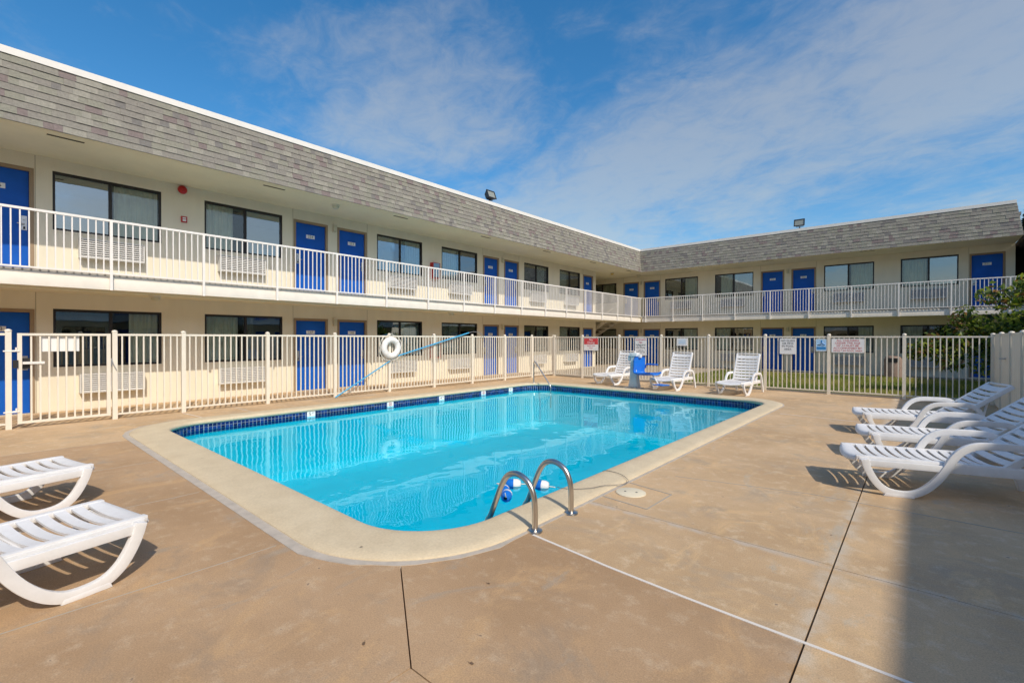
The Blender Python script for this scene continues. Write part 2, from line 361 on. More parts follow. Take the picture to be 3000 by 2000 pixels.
slab([(-1.74 + E_, 1.3 + E_), (JX - D, 1.3 + E_), (JX - D, 2.668), (-1.02, 2.70), (-1.56, 2.735), (PX1, 2.81)] + c3[k + 1:][::-1] + [(jp[0] + E_, jp[1] + E_ * .5)], m=DECKN)
slab(rc(-1.74 + E_, JX - D, -8, 1.3 - E_), m=DECKN); slab([(JX + D, -8), (7, -8), (7, 2.50), (JX + D, 2.668)])
slab([(PX1, 2.811), (-1.56, 2.736), (-1.02, 2.701), (JX - D, 2.669), (JX - D, 3.73 - h), (PX1, 3.73 - h)]); slab([(JX + D, 2.669), (7, 2.501), (7, 3.70 - D * .7), (JX + D, 3.70 - D * .7)])
slab(rc(PX1, JX - D, 3.73 + h, 10.5)); slab(rc(JX + D, 7, 3.70 + D * .7, 5.32)); slab(rc(JX + D, 7, 5.325, 10.5))
slab([(PX1, 10.51), (7, 10.51), (7, 15.85), (PX1 - PR, 15.85)] + [(PX1 - PR, PY1)] + c0[::-1][1:-1] + [(PX1, PY1 - PR)])
slab(rc(PX0 + PR, -7.0 - h, PY1, 15.85), rc(-13.25, PX0, PY1 - PR, 15.85), [(PX0, PY1 - PR)] + c1[::-1] + [(PX0 + PR, 15.85), (PX0, 15.85)])
slab(rc(-7.0 + h, PX1 - PR, PY1, 15.85))
slab(rc(-13.25, PX0, 2.75 + h, 7.4 - h)); slab(rc(-13.25, PX0, 7.4 + h, PY1 - PR))
def strip(name, mt, pts, wd, z=.003, hgt=.004):
    b = B()
    for (x0, y0), (x1, y1) in zip(pts, pts[1:]):
        d = Vector((x1 - x0, y1 - y0)).normalized(); n = Vector((-d.y, d.x)) * wd / 2
        b.prism([(x0 + n.x, y0 + n.y), (x1 + n.x, y1 + n.y), (x1 - n.x, y1 - n.y), (x0 - n.x, y0 - n.y)], z - hgt, z)
    return b.obj(name, mt, deck)
def wob(x0, y0, x1, y1, n=14, a=.004):
    return [(x0 + (x1 - x0) * i / n + rnd.uniform(-a, a), y0 + (y1 - y0) * i / n + rnd.uniform(-a, a)) for i in range(n + 1)]
strip('white_sealant', SEALW, wob(-2.22, 2.80, -1.56, 2.735, 5, .002) + wob(-1.02, 2.70, 4.5, 2.561, 16, .002), .021)
strip('pale_joint', SEALG, wob(-2.0, 5.02, -.9, 5.28, 8) + wob(-.8, 5.31, 3, 5.32, 8), .012, .0025)
strip('pale_joint', SEALW, wob(-2.1, 10.62, 3, 10.2, 10), .020, .0025)
strip('pale_joint', SEALW, wob(-11.1, 2.72, -10.14, 2.83, 6), .018, .0025)
for x in (-3.5, -5.28, -7.0, -8.75): strip('pale_joint', SEALG, wob(x, -1.0, x, PY0 - .12, 14, .003), .009, .0015)
strip('skimmer_outline', SEALG, [(-2.30, 3.93), (-1.80, 3.88), (-1.79, 4.40), (-2.28, 4.48)], .016, .0035)
# cement margin beside the coping
cm = B(); o_ = rrect(PX0 - .055, PX1 + .045, PY0 - .075, PY1 + .03, PR + .05, 12); n_ = len(arc)
o_ = [(x + rnd.uniform(-.016, .014), y + rnd.uniform(-.016, .014)) for x, y in o_]
cm.add([(x, y, .0045) for x, y in arc] + [(x, y, .0045) for x, y in o_] + [(x, y, -.05) for x, y in o_], [(i, (i + 1) % n_, n_ + (i + 1) % n_, n_ + i) for i in range(n_)] + [(n_ + i, n_ + (i + 1) % n_, 2 * n_ + (i + 1) % n_, 2 * n_ + i) for i in range(n_)])
cm.obj('cement_margin', CEMENT, deck)

pool = thing('swimming_pool', 'rectangular courtyard swimming pool with cream coping and dark blue tile band', 'pool', ((PX0 + PX1) / 2, (PY0 + PY1) / 2, 0))
pc = Vector(pool.location)
IX0, IX1, IY0, IY1, IR = -9.66, -2.66, 2.05, 12.36, .72              # nose of the coping
oo = rrect(PX0, PX1, PY0, PY1, PR, 16); ii = rrect(IX0, IX1, IY0, IY1, IR, 16)
prof = [(0, -.05), (0, .010), (.012, .016), (.25, .026), (.70, .034), (.90, .034), (.965, .026), (.992, .010), (1.0, -.008), (.992, -.026), (.97, -.040), (.93, -.046)]
cb = B(); n = len(oo); vs = []
for t, z in prof:
    for (x0, y0), (x1, y1) in zip(oo, ii): vs.append((x0 + (x1 - x0) * t - pc.x, y0 + (y1 - y0) * t - pc.y, z))
cb.add(vs, [(i * n + j, i * n + (j + 1) % n, (i + 1) * n + (j + 1) % n, (i + 1) * n + j) for i in range(len(prof) - 1) for j in range(n)], 0, True)
cb.obj('coping', COPING, pool, ang=60)
WX0, WX1, WY0, WY1, WR = IX0 - .03, IX1 + .03, IY0 - .03, IY1 + .03, IR + .03   # tile wall line
wl = rrect(WX0, WX1, WY0, WY1, WR, 16); n = len(wl); bb = B(); ZF = -1.35
lv = [(0, -.04, 0), (0, -.215, 0), (0, -.215, 1), (0, ZF + .15, 1), (.10, ZF, 1)]
vs = []; fs = []
fl = rrect(WX0 + .12, WX1 - .12, WY0 + .12, WY1 - .12, WR - .1, 16)
rings = [[(x, y, -.04) for x, y in wl], [(x, y, -.215) for x, y in wl], [(x, y, ZF + .12) for x, y in wl], [(x, y, ZF) for x, y in fl]]
vs = [(x - pc.x, y - pc.y, z) for rg in rings for x, y, z in rg]
for i in range(3):
    bb.add([], [], 0)
bb.add(vs, [(i * n + j, i * n + (j + 1) % n, (i + 1) * n + (j + 1) % n, (i + 1) * n + j) for i in range(3) for j in range(n)] + [tuple(range(3 * n, 4 * n))], 0)
for q in range(n): bb.m[q] = 1
bb.obj('basin', [PLASTER, GROUT], pool, fix=False)
# waterline tiles: those on the long wall facing the camera one by one, the rest joined
TP, TH, TG = .068, .053, .006
tme = []
for m in TILES:
    b = B(); a = TP / 2 - TG / 2; c = TH / 2 - TG / 2; e = .002
    b.add([(0, -a, -c), (0, a, -c), (0, a, c), (0, -a, c), (.005, -a + e, -c + e), (.005, a - e, -c + e), (.005, a - e, c - e), (.005, -a + e, c - e)],
          [(4, 5, 6, 7), (0, 1, 5, 4), (1, 2, 6, 5), (2, 3, 7, 6), (3, 0, 4, 7)])
    tme.append(b.mesh('tile', m, fix=False))
rest = B(); cnt = 0
def tile_run(p, q, ax_n):
    d = Vector((q[0] - p[0], q[1] - p[1])); ln = d.length; k = max(1, round(ln / TP)); d.normalize(); nn = Vector(ax_n)
    return [(p[0] + d.x * (i + .5) * ln / k, p[1] + d.y * (i + .5) * ln / k, d, nn) for i in range(k)]
runs = tile_run((WX0, WY0 + WR), (WX0, WY1 - WR), (1, 0)); 
others = tile_run((WX0 + WR, WY1), (WX1 - WR, WY1), (0, -1)) + tile_run((WX1, WY0 + WR), (WX1, WY1 - WR), (-1, 0)) + tile_run((WX0 + WR, WY0), (WX1 - WR, WY0), (0, 1))
for cx, cy, a in ((WX1 - WR, WY1 - WR, 0), (WX0 + WR, WY1 - WR, 90), (WX0 + WR, WY0 + WR, 180), (WX1 - WR, WY0 + WR, 270)):
    k = 16
    for i in range(k):
        t = R(a + 90 * (i + .5) / k); d = Vector((-math.sin(t), math.cos(t))); others.append((cx + (WR - .003) * math.cos(t), cy + (WR - .003) * math.sin(t), d, Vector((-math.cos(t), -math.sin(t)))))
for (x, y, d, nn) in runs:
    for r_ in range(3):
        z = -.048 - TH * (r_ + .5)
        if r_ < 2 and cnt < 300:
            cnt += 1; o = link('tile', rnd.choice(tme), pool, (x - pc.x + .0005, y - pc.y, z))
        else: others.append((x, y, d, nn, (2,)))
for it in others:
    x, y, d, nn = it[:4]
    for r_ in (it[4] if len(it) > 4 else (0, 1, 2)):
        z = -.048 - TH * (r_ + .5); a = TP / 2 - TG / 2; c = TH / 2 - TG / 2; e = .002
        def P_(s, zz_, off): return (x + d.x * s + nn.x * off - pc.x, y + d.y * s + nn.y * off - pc.y, z + zz_)
        rest.add([P_(-a, -c, .0005), P_(a, -c, .0005), P_(a, c, .0005), P_(-a, c, .0005), P_(-a + e, -c + e, .005), P_(a - e, -c + e, .005), P_(a - e, c - e, .005), P_(-a + e, c - e, .005)],
                 [(4, 5, 6, 7), (0, 1, 5, 4), (1, 2, 6, 5), (2, 3, 7, 6), (3, 0, 4, 7)], rnd.choice((0, 0, 1, 2)))
tag(rest.obj('tile', TILES, pool), kind='stuff')
TURN = Matrix.Rotation(R(90), 4, 'Z')
for y, s in ((4.66, '5'), (6.62, 'no'), (8.24, '4'), (9.84, 'no'), (11.06, '3')):
    b = B(); b.box(0, .012, -.088, .088, -.185, -.047); m4 = Matrix.Translation((.0125, 0, -.098)) @ TURN @ FRONT
    if s == 'no':
        b.tube([(.0125, .04 * math.cos(t), -.098 + .04 * math.sin(t)) for t in [i * math.pi / 10 for i in range(20)]], .005, 6, 2, closed=True)
        b.tube([(.0125, -.028, -.07), (.0125, .028, -.126)], .004, 6, 2)
        b.tube([(.0125, -.02, -.115), (.0125, .015, -.085)], .005, 6, 1)
    else: b.text(s, .105, Matrix.Translation((.0125, -.025, -.098)) @ TURN @ FRONT, 1); b.text('FT', .05, Matrix.Translation((.0125, .045, -.082)) @ TURN @ FRONT, 1)
    b.obj('depth_marker', [PLATE, INK, INKR], pool, (WX0 + .006 - pc.x, y - pc.y, 0), fix=False)
wv = B(); wv.add([(x, y, -.150) for x, y in wl], [tuple(range(len(wl)))])
tag(wv.obj('pool_water', WATER, fix=False), kind='structure')

# ------------------------------------------------------------------ lawn and walks beyond the far fence
lw = B(); lw.box(-7.4, 9, 15.86, 24.35, -.165, -.07); lawn = tag(lw.obj('lawn', SOIL), kind='structure')
wk = B(); wk.box(-13.25, -7.41, 15.86, 25.8, -.165, -.02); wk.box(-7.40, 9, 24.36, 25.8, -.165, -.055); wk.box(-19, -13.26, 22.3, 25.8, -.165, -.02)
tag(wk.obj('walkway', mat('walk_concrete', (.36, .30, .22), .9, var=.12, vscale=2, bump=.2, bscale=60)), kind='structure')
gv = []; gf = []; gm = []
for i in range(52000):
    x = rnd.uniform(-7.4, 3.5); y = 15.75 + 8.65 * rnd.random() ** 1.25; hh = rnd.uniform(.04, .11); a = rnd.uniform(0, 6.28); wd = rnd.uniform(.006, .012)
    dx, dy = math.cos(a) * wd, math.sin(a) * wd; lx, ly = rnd.uniform(-.05, .05), rnd.uniform(-.05, .05); o = len(gv)
    gv += [(x - dx, y - dy, -.07), (x + dx, y + dy, -.07), (x + lx, y + ly, -.07 + hh)]; gf.append((o, o + 1, o + 2))
    p = math.sin(x * 1.3 + 2) * math.cos(y * 1.1) + rnd.uniform(-.8, .8); gm.append(1 if p > .35 else (2 if p < -.7 else 0))
b = B(); b.v = gv; b.f = gf; b.m = gm; b.sm = [False] * len(gf)
tag(b.obj('grass', GRASS, fix=False), kind='stuff')

# ------------------------------------------------------------------ motel wings (local frame: x along the wing, -y towards the court)
BY, MB, MT = -1.75, -1.80, -1.60             # balcony edge, foot and head of the mansard
ZM0, ZM1, ZCAP = 5.15, 6.32, 6.43
SL = math.hypot(MT - MB, ZM1 - ZM0); TILT = -math.atan2(MT - MB, ZM1 - ZM0)
def baluster_mesh(hh, wd, n='baluster', mt=RAILP): return B().box(-wd / 2, wd / 2, -wd / 2, wd / 2, 0, hh).mesh(n, mt)
DOORF = {}
def door(wing, u0, u1, z0, z1, num, hand):
    b = B(); b.box(u0 + .004, u1 - .004, .045, .085, z0 + .012, z1 - .004)
    d = b.obj('door', DOORB, wing)
    f = B(); t = .065
    f.box(u0 - t, u0, -.012, .10, z0, z1 + t); f.box(u1, u1 + t, -.012, .10, z0, z1 + t); f.box(u0, u1, -.012, .10, z1, z1 + t); f.box(u0 + .001, u1 - .001, .02, .10, z0 - .01, z0 + .01, 1)
    f.obj('door_frame', [DFRAME, STEELM], d)
    cx = (u0 + u1) / 2; zc = z0 + 1.67
    p = B(); p.box(cx - .125, cx + .125, .037, .0445, zc - .05, zc + .05); p.text(num, .105, at(cx, .0365, zc), 1); p.obj('number_plate', [PLATE, INK], d, fix=False)
    hx = u1 - .07 if hand > 0 else u0 + .07; k = B(); k.box(hx - .04, hx + .04, .028, .0445, z0 + .86, z0 + 1.14)
    k.tube([(hx, .03, z0 + .98), (hx, -.01, z0 + .98), (hx - hand * .1, -.012, z0 + .98)], .010, 8); k.lathe([(.0, -.0), (.022, -.0), (.022, .03)], (hx, .01, z0 + 1.08), 10, axis='y'); k.box(hx - .015, hx + .015, .018, .03, z0 + .88, z0 + .93, 1)
    k.obj('lock', [STEELM, INK], d)
def curtain_mesh(u0, u1, z0, z1, y=.125):
    b = B(); n = max(6, int((u1 - u0) / .018)); ph = rnd.uniform(0, 6); vs = []
    for i in range(n + 1):
        u = u0 + (u1 - u0) * i / n; d = .022 * math.sin(u * 62 + ph) + .012 * math.sin(u * 29 + ph * 2)
        vs += [(u, y + d, z0), (u, y + d * .7, z1)]
    b.add(vs, [(2 * i, 2 * i + 2, 2 * i + 3, 2 * i + 1) for i in range(n)], 0, True); return b
def window(wing, u0, u1, z0, z1, curts, scr=1):
    b = B(); t = .042; um = (u0 + u1) / 2
    b.box(u0, u0 + t, .015, .085, z0, z1); b.box(u1 - t, u1, .015, .085, z0, z1); b.box(u0 + t, u1 - t, .015, .085, z1 - t * 1.3, z1); b.box(u0 + t, u1 - t, .015, .085, z0, z0 + t)
    b.box(um - .03, um + .03, .02, .08, z0 + t, z1 - t * 1.3)
    wn = b.obj('window', BRONZE, wing)
    for q, (a, c, y) in enumerate(((u0 + t, um - .03, .045), (um + .03, u1 - t, .060))):
        B().box(a, c, y, y + .004, z0 + t, z1 - t * 1.3).obj('pane', SCREEN if q == scr else GLASS, wn)
    B().box(u0 - .02, u1 + .02, -.012, .014, z0 - .035, z0 - .001).obj('sill', STUCCO, wn)
    for a, c in curts: curtain_mesh(u0 + (u1 - u0) * a, u0 + (u1 - u0) * c, z0 + .02, z1 - .02).obj('curtain', CURT, wn, fix=False)
SLATM = {}
def ac(wing, u0, u1, z0, z1):
    b = B(); y0 = -.20; t = .02
    b.box(u0, u1, y0, .03, z1 - t, z1); b.box(u0, u1, y0, .03, z0, z0 + t); b.box(u0, u0 + t, y0, .03, z0 + t, z1 - t); b.box(u1 - t, u1, y0, .03, z0 + t, z1 - t)
    b.box(u0 + t, u1 - t, y0 + .06, y0 + .08, z0 + t, z1 - t, 1)
    a = b.obj('ac_unit', [ACW, mat('ac_inside', (.30, .30, .30), .8)], wing)
    key = round(u1 - u0, 3)
    if key not in SLATM:
        s = B(); l = (u1 - u0) / 2 - t - .002; s.add([(-l, 0, -.021), (l, 0, -.021), (l, .045, .013), (-l, .045, .013), (-l, -.006, -.012), (l, -.006, -.012), (l, .040, .021), (-l, .040, .021)],
            [(0, 1, 5, 4), (4, 5, 6, 7), (3, 2, 1, 0), (7, 6, 2, 3), (0, 4, 7, 3), (1, 2, 6, 5)]); SLATM[key] = s.mesh('slat', ACW)
    k = 8
    for i in range(k): link('slat', SLATM[key], a, ((u0 + u1) / 2, y0 + .008, z0 + t + (z1 - z0 - 2 * t) * (i + .5) / k))
def wall_front(b, x0, x1, z0, z1, holes, dep=.11):
    xs = sorted({x0, x1} | {q for hh in holes for q in hh[:2]}); zs = sorted({z0, z1} | {q for hh in holes for q in hh[2:]})
    for i in range(len(xs) - 1):
        for j in range(len(zs) - 1):
            cx, cz = (xs[i] + xs[i + 1]) / 2, (zs[j] + zs[j + 1]) / 2
            if any(a < cx < c and d < cz < e for a, c, d, e in holes): continue
            b.quad((xs[i], 0, zs[j]), (xs[i + 1], 0, zs[j]), (xs[i + 1], 0, zs[j + 1]), (xs[i], 0, zs[j + 1]))
    for a, c, d, e in holes:
        b.quad((a, 0, d), (a, 0, e), (a, dep, e), (a, dep, d)); b.quad((c, 0, d), (c, dep, d), (c, dep, e), (c, 0, e))
        b.quad((a, 0, e), (c, 0, e), (c, dep, e), (a, dep, e)); b.quad((a, 0, d), (a, dep, d), (c, dep, d), (c, 0, d))
SHW = (.125, .155, .19, .235)
SHM = {}
def shingle_geo(wd, hh=.165):
    g_ = .0004; return [(g_, 0, 0), (wd - g_, 0, 0), (wd - g_, 0, hh), (g_, 0, hh), (g_, -.020, -.004), (wd - g_, -.020, -.004), (wd - g_, -.004, hh), (g_, -.004, hh)], \
        [(4, 5, 6, 7), (0, 1, 5, 4), (1, 2, 6, 5), (3, 7, 6, 2), (0, 4, 7, 3)]
def mansard(wing, xa, xb, mitre_a, mitre_b, near_lo, near_hi):
    """xa..xb at the foot; the mitres shift the ends at the head"""
    b = B(); v = [(xa, MB, ZM0), (xb, MB, ZM0), (xb + mitre_b, MT, ZM1), (xa + mitre_a, MT, ZM1), (xa, MB + .4, ZM0), (xb, MB + .4, ZM0), (xb + mitre_b, MT + .25, ZM1), (xa + mitre_a, MT + .25, ZM1)]
    b.add(v, [(0, 1, 2, 3), (4, 7, 6, 5), (3, 2, 6, 7), (0, 3, 7, 4), (1, 5, 6, 2), (0, 4, 5, 1)])
    rf = b.obj('mansard_roof', FELT_SHADOW, wing)
    if not SHM:
        for i, wd in enumerate(SHW):
            for j, m in enumerate(SHING): q = B().add(*shingle_geo(wd)); q.m[1] = 1; SHM[i, j] = q.mesh('shingle', [m, FELT_SHADOW], fix=False)  # lower edge coloured dark as the shadow line under each course
    rows = 9; ex = SL / rows; n_ind = 0; st = B(); RM = Matrix.Rotation(TILT, 4, 'X'); cand = []
    for r_ in range(rows):
        s = r_ * ex; f = s / SL; y = MB + (MT - MB) * f; z = ZM0 + (ZM1 - ZM0) * f - .012
        lo, hi = xa + mitre_a * f, xb + mitre_b * f; x = lo - rnd.uniform(0, .0)
        while x < hi - .02:
            i = rnd.randrange(4); wd = min(SHW[i], hi - x); j = rnd.choices(range(6), (28, 24, 14, 9, 8, 22))[0]
            cand.append((x, y, z, i, j, wd, r_)); x += wd
    cand.sort(key=lambda q: abs(q[0] - (near_lo + near_hi) / 2) if not near_lo <= q[0] <= near_hi else 0)
    for q in cand:
        x, y, z, i, j, wd, r_ = q
        lift = rnd.choice((0, .001, .003, .007))
        if n_ind < 300 and abs(wd - SHW[i]) < 1e-6 and near_lo <= x <= near_hi:
            n_ind += 1; link('shingle', SHM[i, j], rf, (x, y - lift, z), rot=(TILT, 0, 0))
        else:
            v, fc = shingle_geo(wd, .165 if r_ < 8 else .128); T = Matrix.Translation((x, y - lift, z)) @ RM; st.add([T @ Vector(p) for p in v], fc, j); st.m[-4] = len(SHING)  # same painted shadow edge on the joined shingles
    tag(st.obj('shingle', SHING + [FELT_SHADOW], rf, fix=False), kind='stuff')
    cp = B(); e = .035
    cp.add([(xa + mitre_a, MT - e, ZM1 - .01), (xb + mitre_b, MT - e, ZM1 - .01), (xb + mitre_b, MT - e, ZCAP), (xa + mitre_a, MT - e, ZCAP), (xa + mitre_a + .25 * (1 if mitre_a < 0 else 0) * 0, MT + .30, ZM1 - .01), (xb + mitre_b, MT + .30, ZM1 - .01), (xb + mitre_b, MT + .30, ZCAP), (xa + mitre_a, MT + .30, ZCAP)],
           [(0, 1, 2, 3), (4, 7, 6, 5), (3, 2, 6, 7), (0, 3, 7, 4), (1, 5, 6, 2), (0, 4, 5, 1)])
    cp.obj('roof_cap', TRIMW, wing)
def railing(wing, xa, xb, posts, step=.108, y=BY - .02, count=True):
    b = B(); b.box(xa, xb, y - .02, y + .02, 3.685, 3.725); b.box(xa, xb, y - .013, y + .013, 2.70, 2.728)
    rl = b.obj('railing', RAILP, wing)
    pm = B().box(-.022, .022, -.022, .022, 0, 1.29).mesh('post', RAILP); bm_ = baluster_mesh(.958, .019)
    for p in posts: link('post', pm, rl, (p, y - .002 if False else y, 2.395))
    edges = [xa] + [p for p in posts if xa < p < xb] + [xb]; k_ = 0; st = B()
    for a, c in zip(edges, edges[1:]):
        k = max(1, round((c - a) / step))
        for i in range(1, k):
            k_ += 1; link('baluster', bm_, rl, (a + (c - a) * i / k, y, 2.7275))
    return rl
ZU = 2.76
SCR = {True: (0, 1, 0, 1, 0, 1, 0, 1, 0), False: (1, 1, 0, 1, 0)}
def make_wing(name, label, loc, rz, x0, x1, low_doors, up_doors, low_wins, up_wins, acs, depth=7, bal=None, man=None, posts=(), zb=-.15, nearband=(0, 9), rail=True, dark=False):
    wg = thing(name, label, 'building', loc, rz)
    holes = [(u0 - .065, u1 + .065, zb if z0 == 0 else z0 - .01, z1 + .065) for (u0, u1, z0, z1, *_) in [(d[0], d[1], 0, 2.0) for d in low_doors] + [(d[0], d[1], ZU, 4.79) for d in up_doors]]
    holes += [(q[0], q[1], .90, 2.09) for q in low_wins] + [(q[0], q[1], 3.70, 4.89) for q in up_wins]
    holes = [(a, c, (0.0 if d == zb else d), e) for a, c, d, e in holes]
    b = B(); wall_front(b, x0, x1, zb, 5.2, holes)
    b.box(x0, x0 + .15, .001, depth, zb, 6.0); b.box(x1 - .15, x1, .001, depth, zb, 6.0); b.box(x0 + .15, x1 - .15, depth - .15, depth, zb, 6.0)
    b.obj('wall', STUCCO, wg, fix=False)
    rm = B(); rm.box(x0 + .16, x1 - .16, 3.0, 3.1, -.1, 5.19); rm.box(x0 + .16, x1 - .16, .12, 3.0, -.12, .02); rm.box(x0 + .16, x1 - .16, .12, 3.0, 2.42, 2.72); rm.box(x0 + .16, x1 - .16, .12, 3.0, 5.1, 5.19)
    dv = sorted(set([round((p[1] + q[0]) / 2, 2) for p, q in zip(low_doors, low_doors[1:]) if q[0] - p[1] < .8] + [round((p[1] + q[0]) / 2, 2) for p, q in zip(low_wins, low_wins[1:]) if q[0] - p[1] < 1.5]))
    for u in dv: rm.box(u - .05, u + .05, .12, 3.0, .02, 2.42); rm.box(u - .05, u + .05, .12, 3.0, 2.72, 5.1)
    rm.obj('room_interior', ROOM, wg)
    rf = B(); rf.box(x0, x1, MT + .31, depth, 5.95, 6.05); rf.obj('flat_roof', mat('roof_gravel', (.25, .24, .22), .95, var=.1, vscale=8), wg)
    for u0, u1, num, hand in low_doors: door(wg, u0, u1, 0, 2.0, num, hand)
    for u0, u1, num, hand in up_doors: door(wg, u0, u1, ZU, 4.79, num, hand)
    for i, (u0, u1, cu) in enumerate(low_wins): window(wg, u0, u1, .90, 2.09, cu, SCR[bool(rz)][i])
    for i, (u0, u1, cu) in enumerate(up_wins): window(wg, u0, u1, 3.70, 4.89, cu, SCR[bool(rz)][i])
    for u0, u1 in acs: ac(wg, u0, u1, .35, .74); ac(wg, u0, u1, 3.17, 3.57)
    jb = B()
    for d in low_doors:
        if d[3] < 0: jb.box(d[0] - .088, d[0] - .078, -.004, .001, zb, 2.41); jb.box(d[0] - .088, d[0] - .078, -.004, .001, 2.71, 5.13)
        else: jb.box(d[1] + .078, d[1] + .088, -.004, .001, zb, 2.41); jb.box(d[1] + .078, d[1] + .088, -.004, .001, 2.71, 5.13)
    tag(jb.obj('joint_bead', mat('joint_bead', (.42, .37, .27), .9), wg), kind='stuff')
    ba, bc = bal
    s = B(); s.box(ba, bc, BY + .10, -.003, 2.42, 2.66, 1); s.box(ba, bc, BY + .06, -.004, 2.6605, 2.70, 2)
    s.obj('balcony_floor', [FASCIA, SOFFIT, mat('balcony_concrete', (.36, .34, .31), .9, var=.1, vscale=3)], wg)
    s = B(); s.box(ba, bc, BY + .02, BY + .0995, 2.405, 2.60); s.box(ba, bc, BY + .045, BY + .0995, 2.6005, 2.655); s.obj('balcony_fascia', FASCIA, wg, bevel=.006)
    q = B(); q.tube([(ba, -1.32, 2.40), (bc, -1.32, 2.40)], .014, 6); q.obj('conduit', SOFFIT, wg)
    if rail: railing(wg, ba, bc, posts)
    ma, mc, ta, tb = man
    mansard(wg, ma, mc, ta, tb, *nearband)
    s = B(); s.box(ma, mc, MB + .012, -.002, ZM0 - .014, ZM0 - .001); s.obj('soffit', SOFFIT, wg)
    return wg
def vents(wg, xs, y=-1.52):
    for x in xs:
        b = B(); b.box(x, x + .5, y - .03, y + .03, ZM0 - .020, ZM0 - .010)
        b.obj('soffit_vent', mat('vent_dark', (.07, .055, .03), .8), wg)
UC = lambda *a: list(a)
lw_doors = [(-1.48, -.60, '149', -1), (-.17, .72, '148', 1), (5.97, 6.85, '147', -1), (7.28, 8.15, '146', 1), (13.56, 14.37, '145', -1), (14.82, 15.65, '144', 1), (21.01, 21.86, '143', -1)]
uw_doors = [(a, b_, str(255 - i + 1), s) for i, (a, b_, n_, s) in enumerate(lw_doors)]
wins = [(1.05, 2.86), (3.73, 5.60), (8.59, 10.43), (11.32, 13.17), (16.10, 17.92), (18.83, 20.65)]
lcur = [[(.68, .97)], [(.03, .42), (.48, .62)], [(.40, .52), (.55, .97)], [(.03, .48), (.52, .97)], [(.03, .55), (.60, .85)], [(.03, .45)]]
ucur = [[(.54, .97)], [(.03, .36)], [(.66, .97)], [(.03, .45)], [(.18, .50), (.54, .9)], [(.03, .40)]]
extra = [(-8.7, -6.9), (-5.9, -4.1), (-3.7, -1.9)]
low_w = [(a, c, [(.03, .5)]) for a, c in extra] + [(a, c, q) for (a, c), q in zip(wins, lcur)]
up_w = [(a, c, [(.03, .5)]) for a, c in extra] + [(a, c, q) for (a, c), q in zip(wins, ucur)]
acs = [(a + .4, a + 1.48) for a, c in extra] + [(1.43, 2.51), (4.01, 5.09), (8.98, 10.06), (11.62, 12.70), (16.45, 17.53), (19.15, 20.23)]
left = make_wing('motel_wing', 'long two storey cream motel wing with blue doors along the left side of the pool', (-13.3, 0, 0), R(90), -10, 22.22,
    lw_doors, uw_doors, low_w, up_w, acs, bal=(-10, 24.07), man=(-10, 24.0, 0, .20), posts=[.188 - 1.514 * 6 + 1.514 * i for i in range(22)], nearband=(-.4, 5.2))
vents(left, [.86 + 3.66 * i for i in range(-3, 7)])
V0 = 25.8
rd = [(-13.45, -12.58), (-12.15, -11.27), (-5.91, -5.02), (-4.59, -3.72), (1.54, 2.40)]
rl_d = [(a, c, n_, s) for (a, c), n_, s in zip(rd, ('125', '124', '123', '122', '121'), (-1, 1, -1, 1, -1))]
ru_d = [(a, c, n_, s) for (a, c), n_, s in zip(rd, ('225', '224', '223', '222', '221'), (-1, 1, -1, 1, -1))]
rw = [(-16.0, -14.0), (-10.92, -9.08), (-8.19, -6.33), (-3.34, -1.50), (-.61, 1.17)]
rlc = [[(.5, .95)], [(.45, .52), (.56, .97)], [(.03, .40), (.6, .75)], [(.70, .97)], [(.05, .40)]]
ruc = [[(.45, .9)], [(.60, .97)], [(.15, .45), (.54, .60)], [(.55, .97)], [(.03, .46)]]
right = make_wing('motel_wing', 'shaded two storey cream motel wing closing the far end of the court behind the lawn', (0, V0, 0), 0, -19, 2.72,
    rl_d, ru_d, [(a, c, q) for (a, c), q in zip(rw, rlc)], [(a, c, q) for (a, c), q in zip(rw, ruc)], [(-10.55, -9.45), (-7.82, -6.72), (-2.95, -1.85), (-.28, .82)],
    bal=(-11.50, 2.9), man=(-11.5, 2.72, -.20, -.15), posts=[-11.26 + 1.52 * i for i in range(10)], zb=-.2, nearband=(-2.9, 2.7))
vents(right, [-9.5, -5.6, -1.9])
# breezeway at the inside corner: floor, ceiling, stair
br = B(); br.box(-19, -13.32, 22.24, 25.79, 2.42, 2.70); br.box(-13.315, -11.65, 24.085, 25.79, 2.42, 2.70); br.box(-19, -13.32, 22.24, 25.79, 5.16, 5.26); br.box(-13.315, -11.53, 24.02, 25.79, 5.16, 5.24); br.box(-19.2, -19, 22.24, 25.79, -.1, 5.3)
tag(br.obj('breezeway', SOFFIT), 'covered corner breezeway linking the two cream motel wings', 'breezeway')
stz = thing('staircase', 'cream steel staircase under the balcony at the inside corner of the court', 'stairs', (-13.2, 23.2, 0))
b = B(); nst = 13
for y in (-.55, .55):
    b.add([(x, y + d, z) for d in (-.025, .025) for x, z in ((-3.9, -.02), (-3.6, -.02), (.35, 2.40), (.05, 2.42))], [(0, 1, 2, 3), (7, 6, 5, 4), (0, 4, 5, 1), (1, 5, 6, 2), (2, 6, 7, 3), (3, 7, 4, 0)])
b.obj('stringer', FENCEP, stz)
tm = B().box(-.14, .14, -.53, .53, -.02, .02).mesh('tread', mat('tread', (.35, .30, .22), .8))
for i in range(nst): link('tread', tm, stz, (-3.55 + .3 * i, 0, .18 + .178 * i))
b = B()
for y in (-.55, .55): b.tube([(-3.7, y, .95), (.1, y, 3.30 - .1)], .02, 8)
b.obj('handrail', FENCEP, stz)
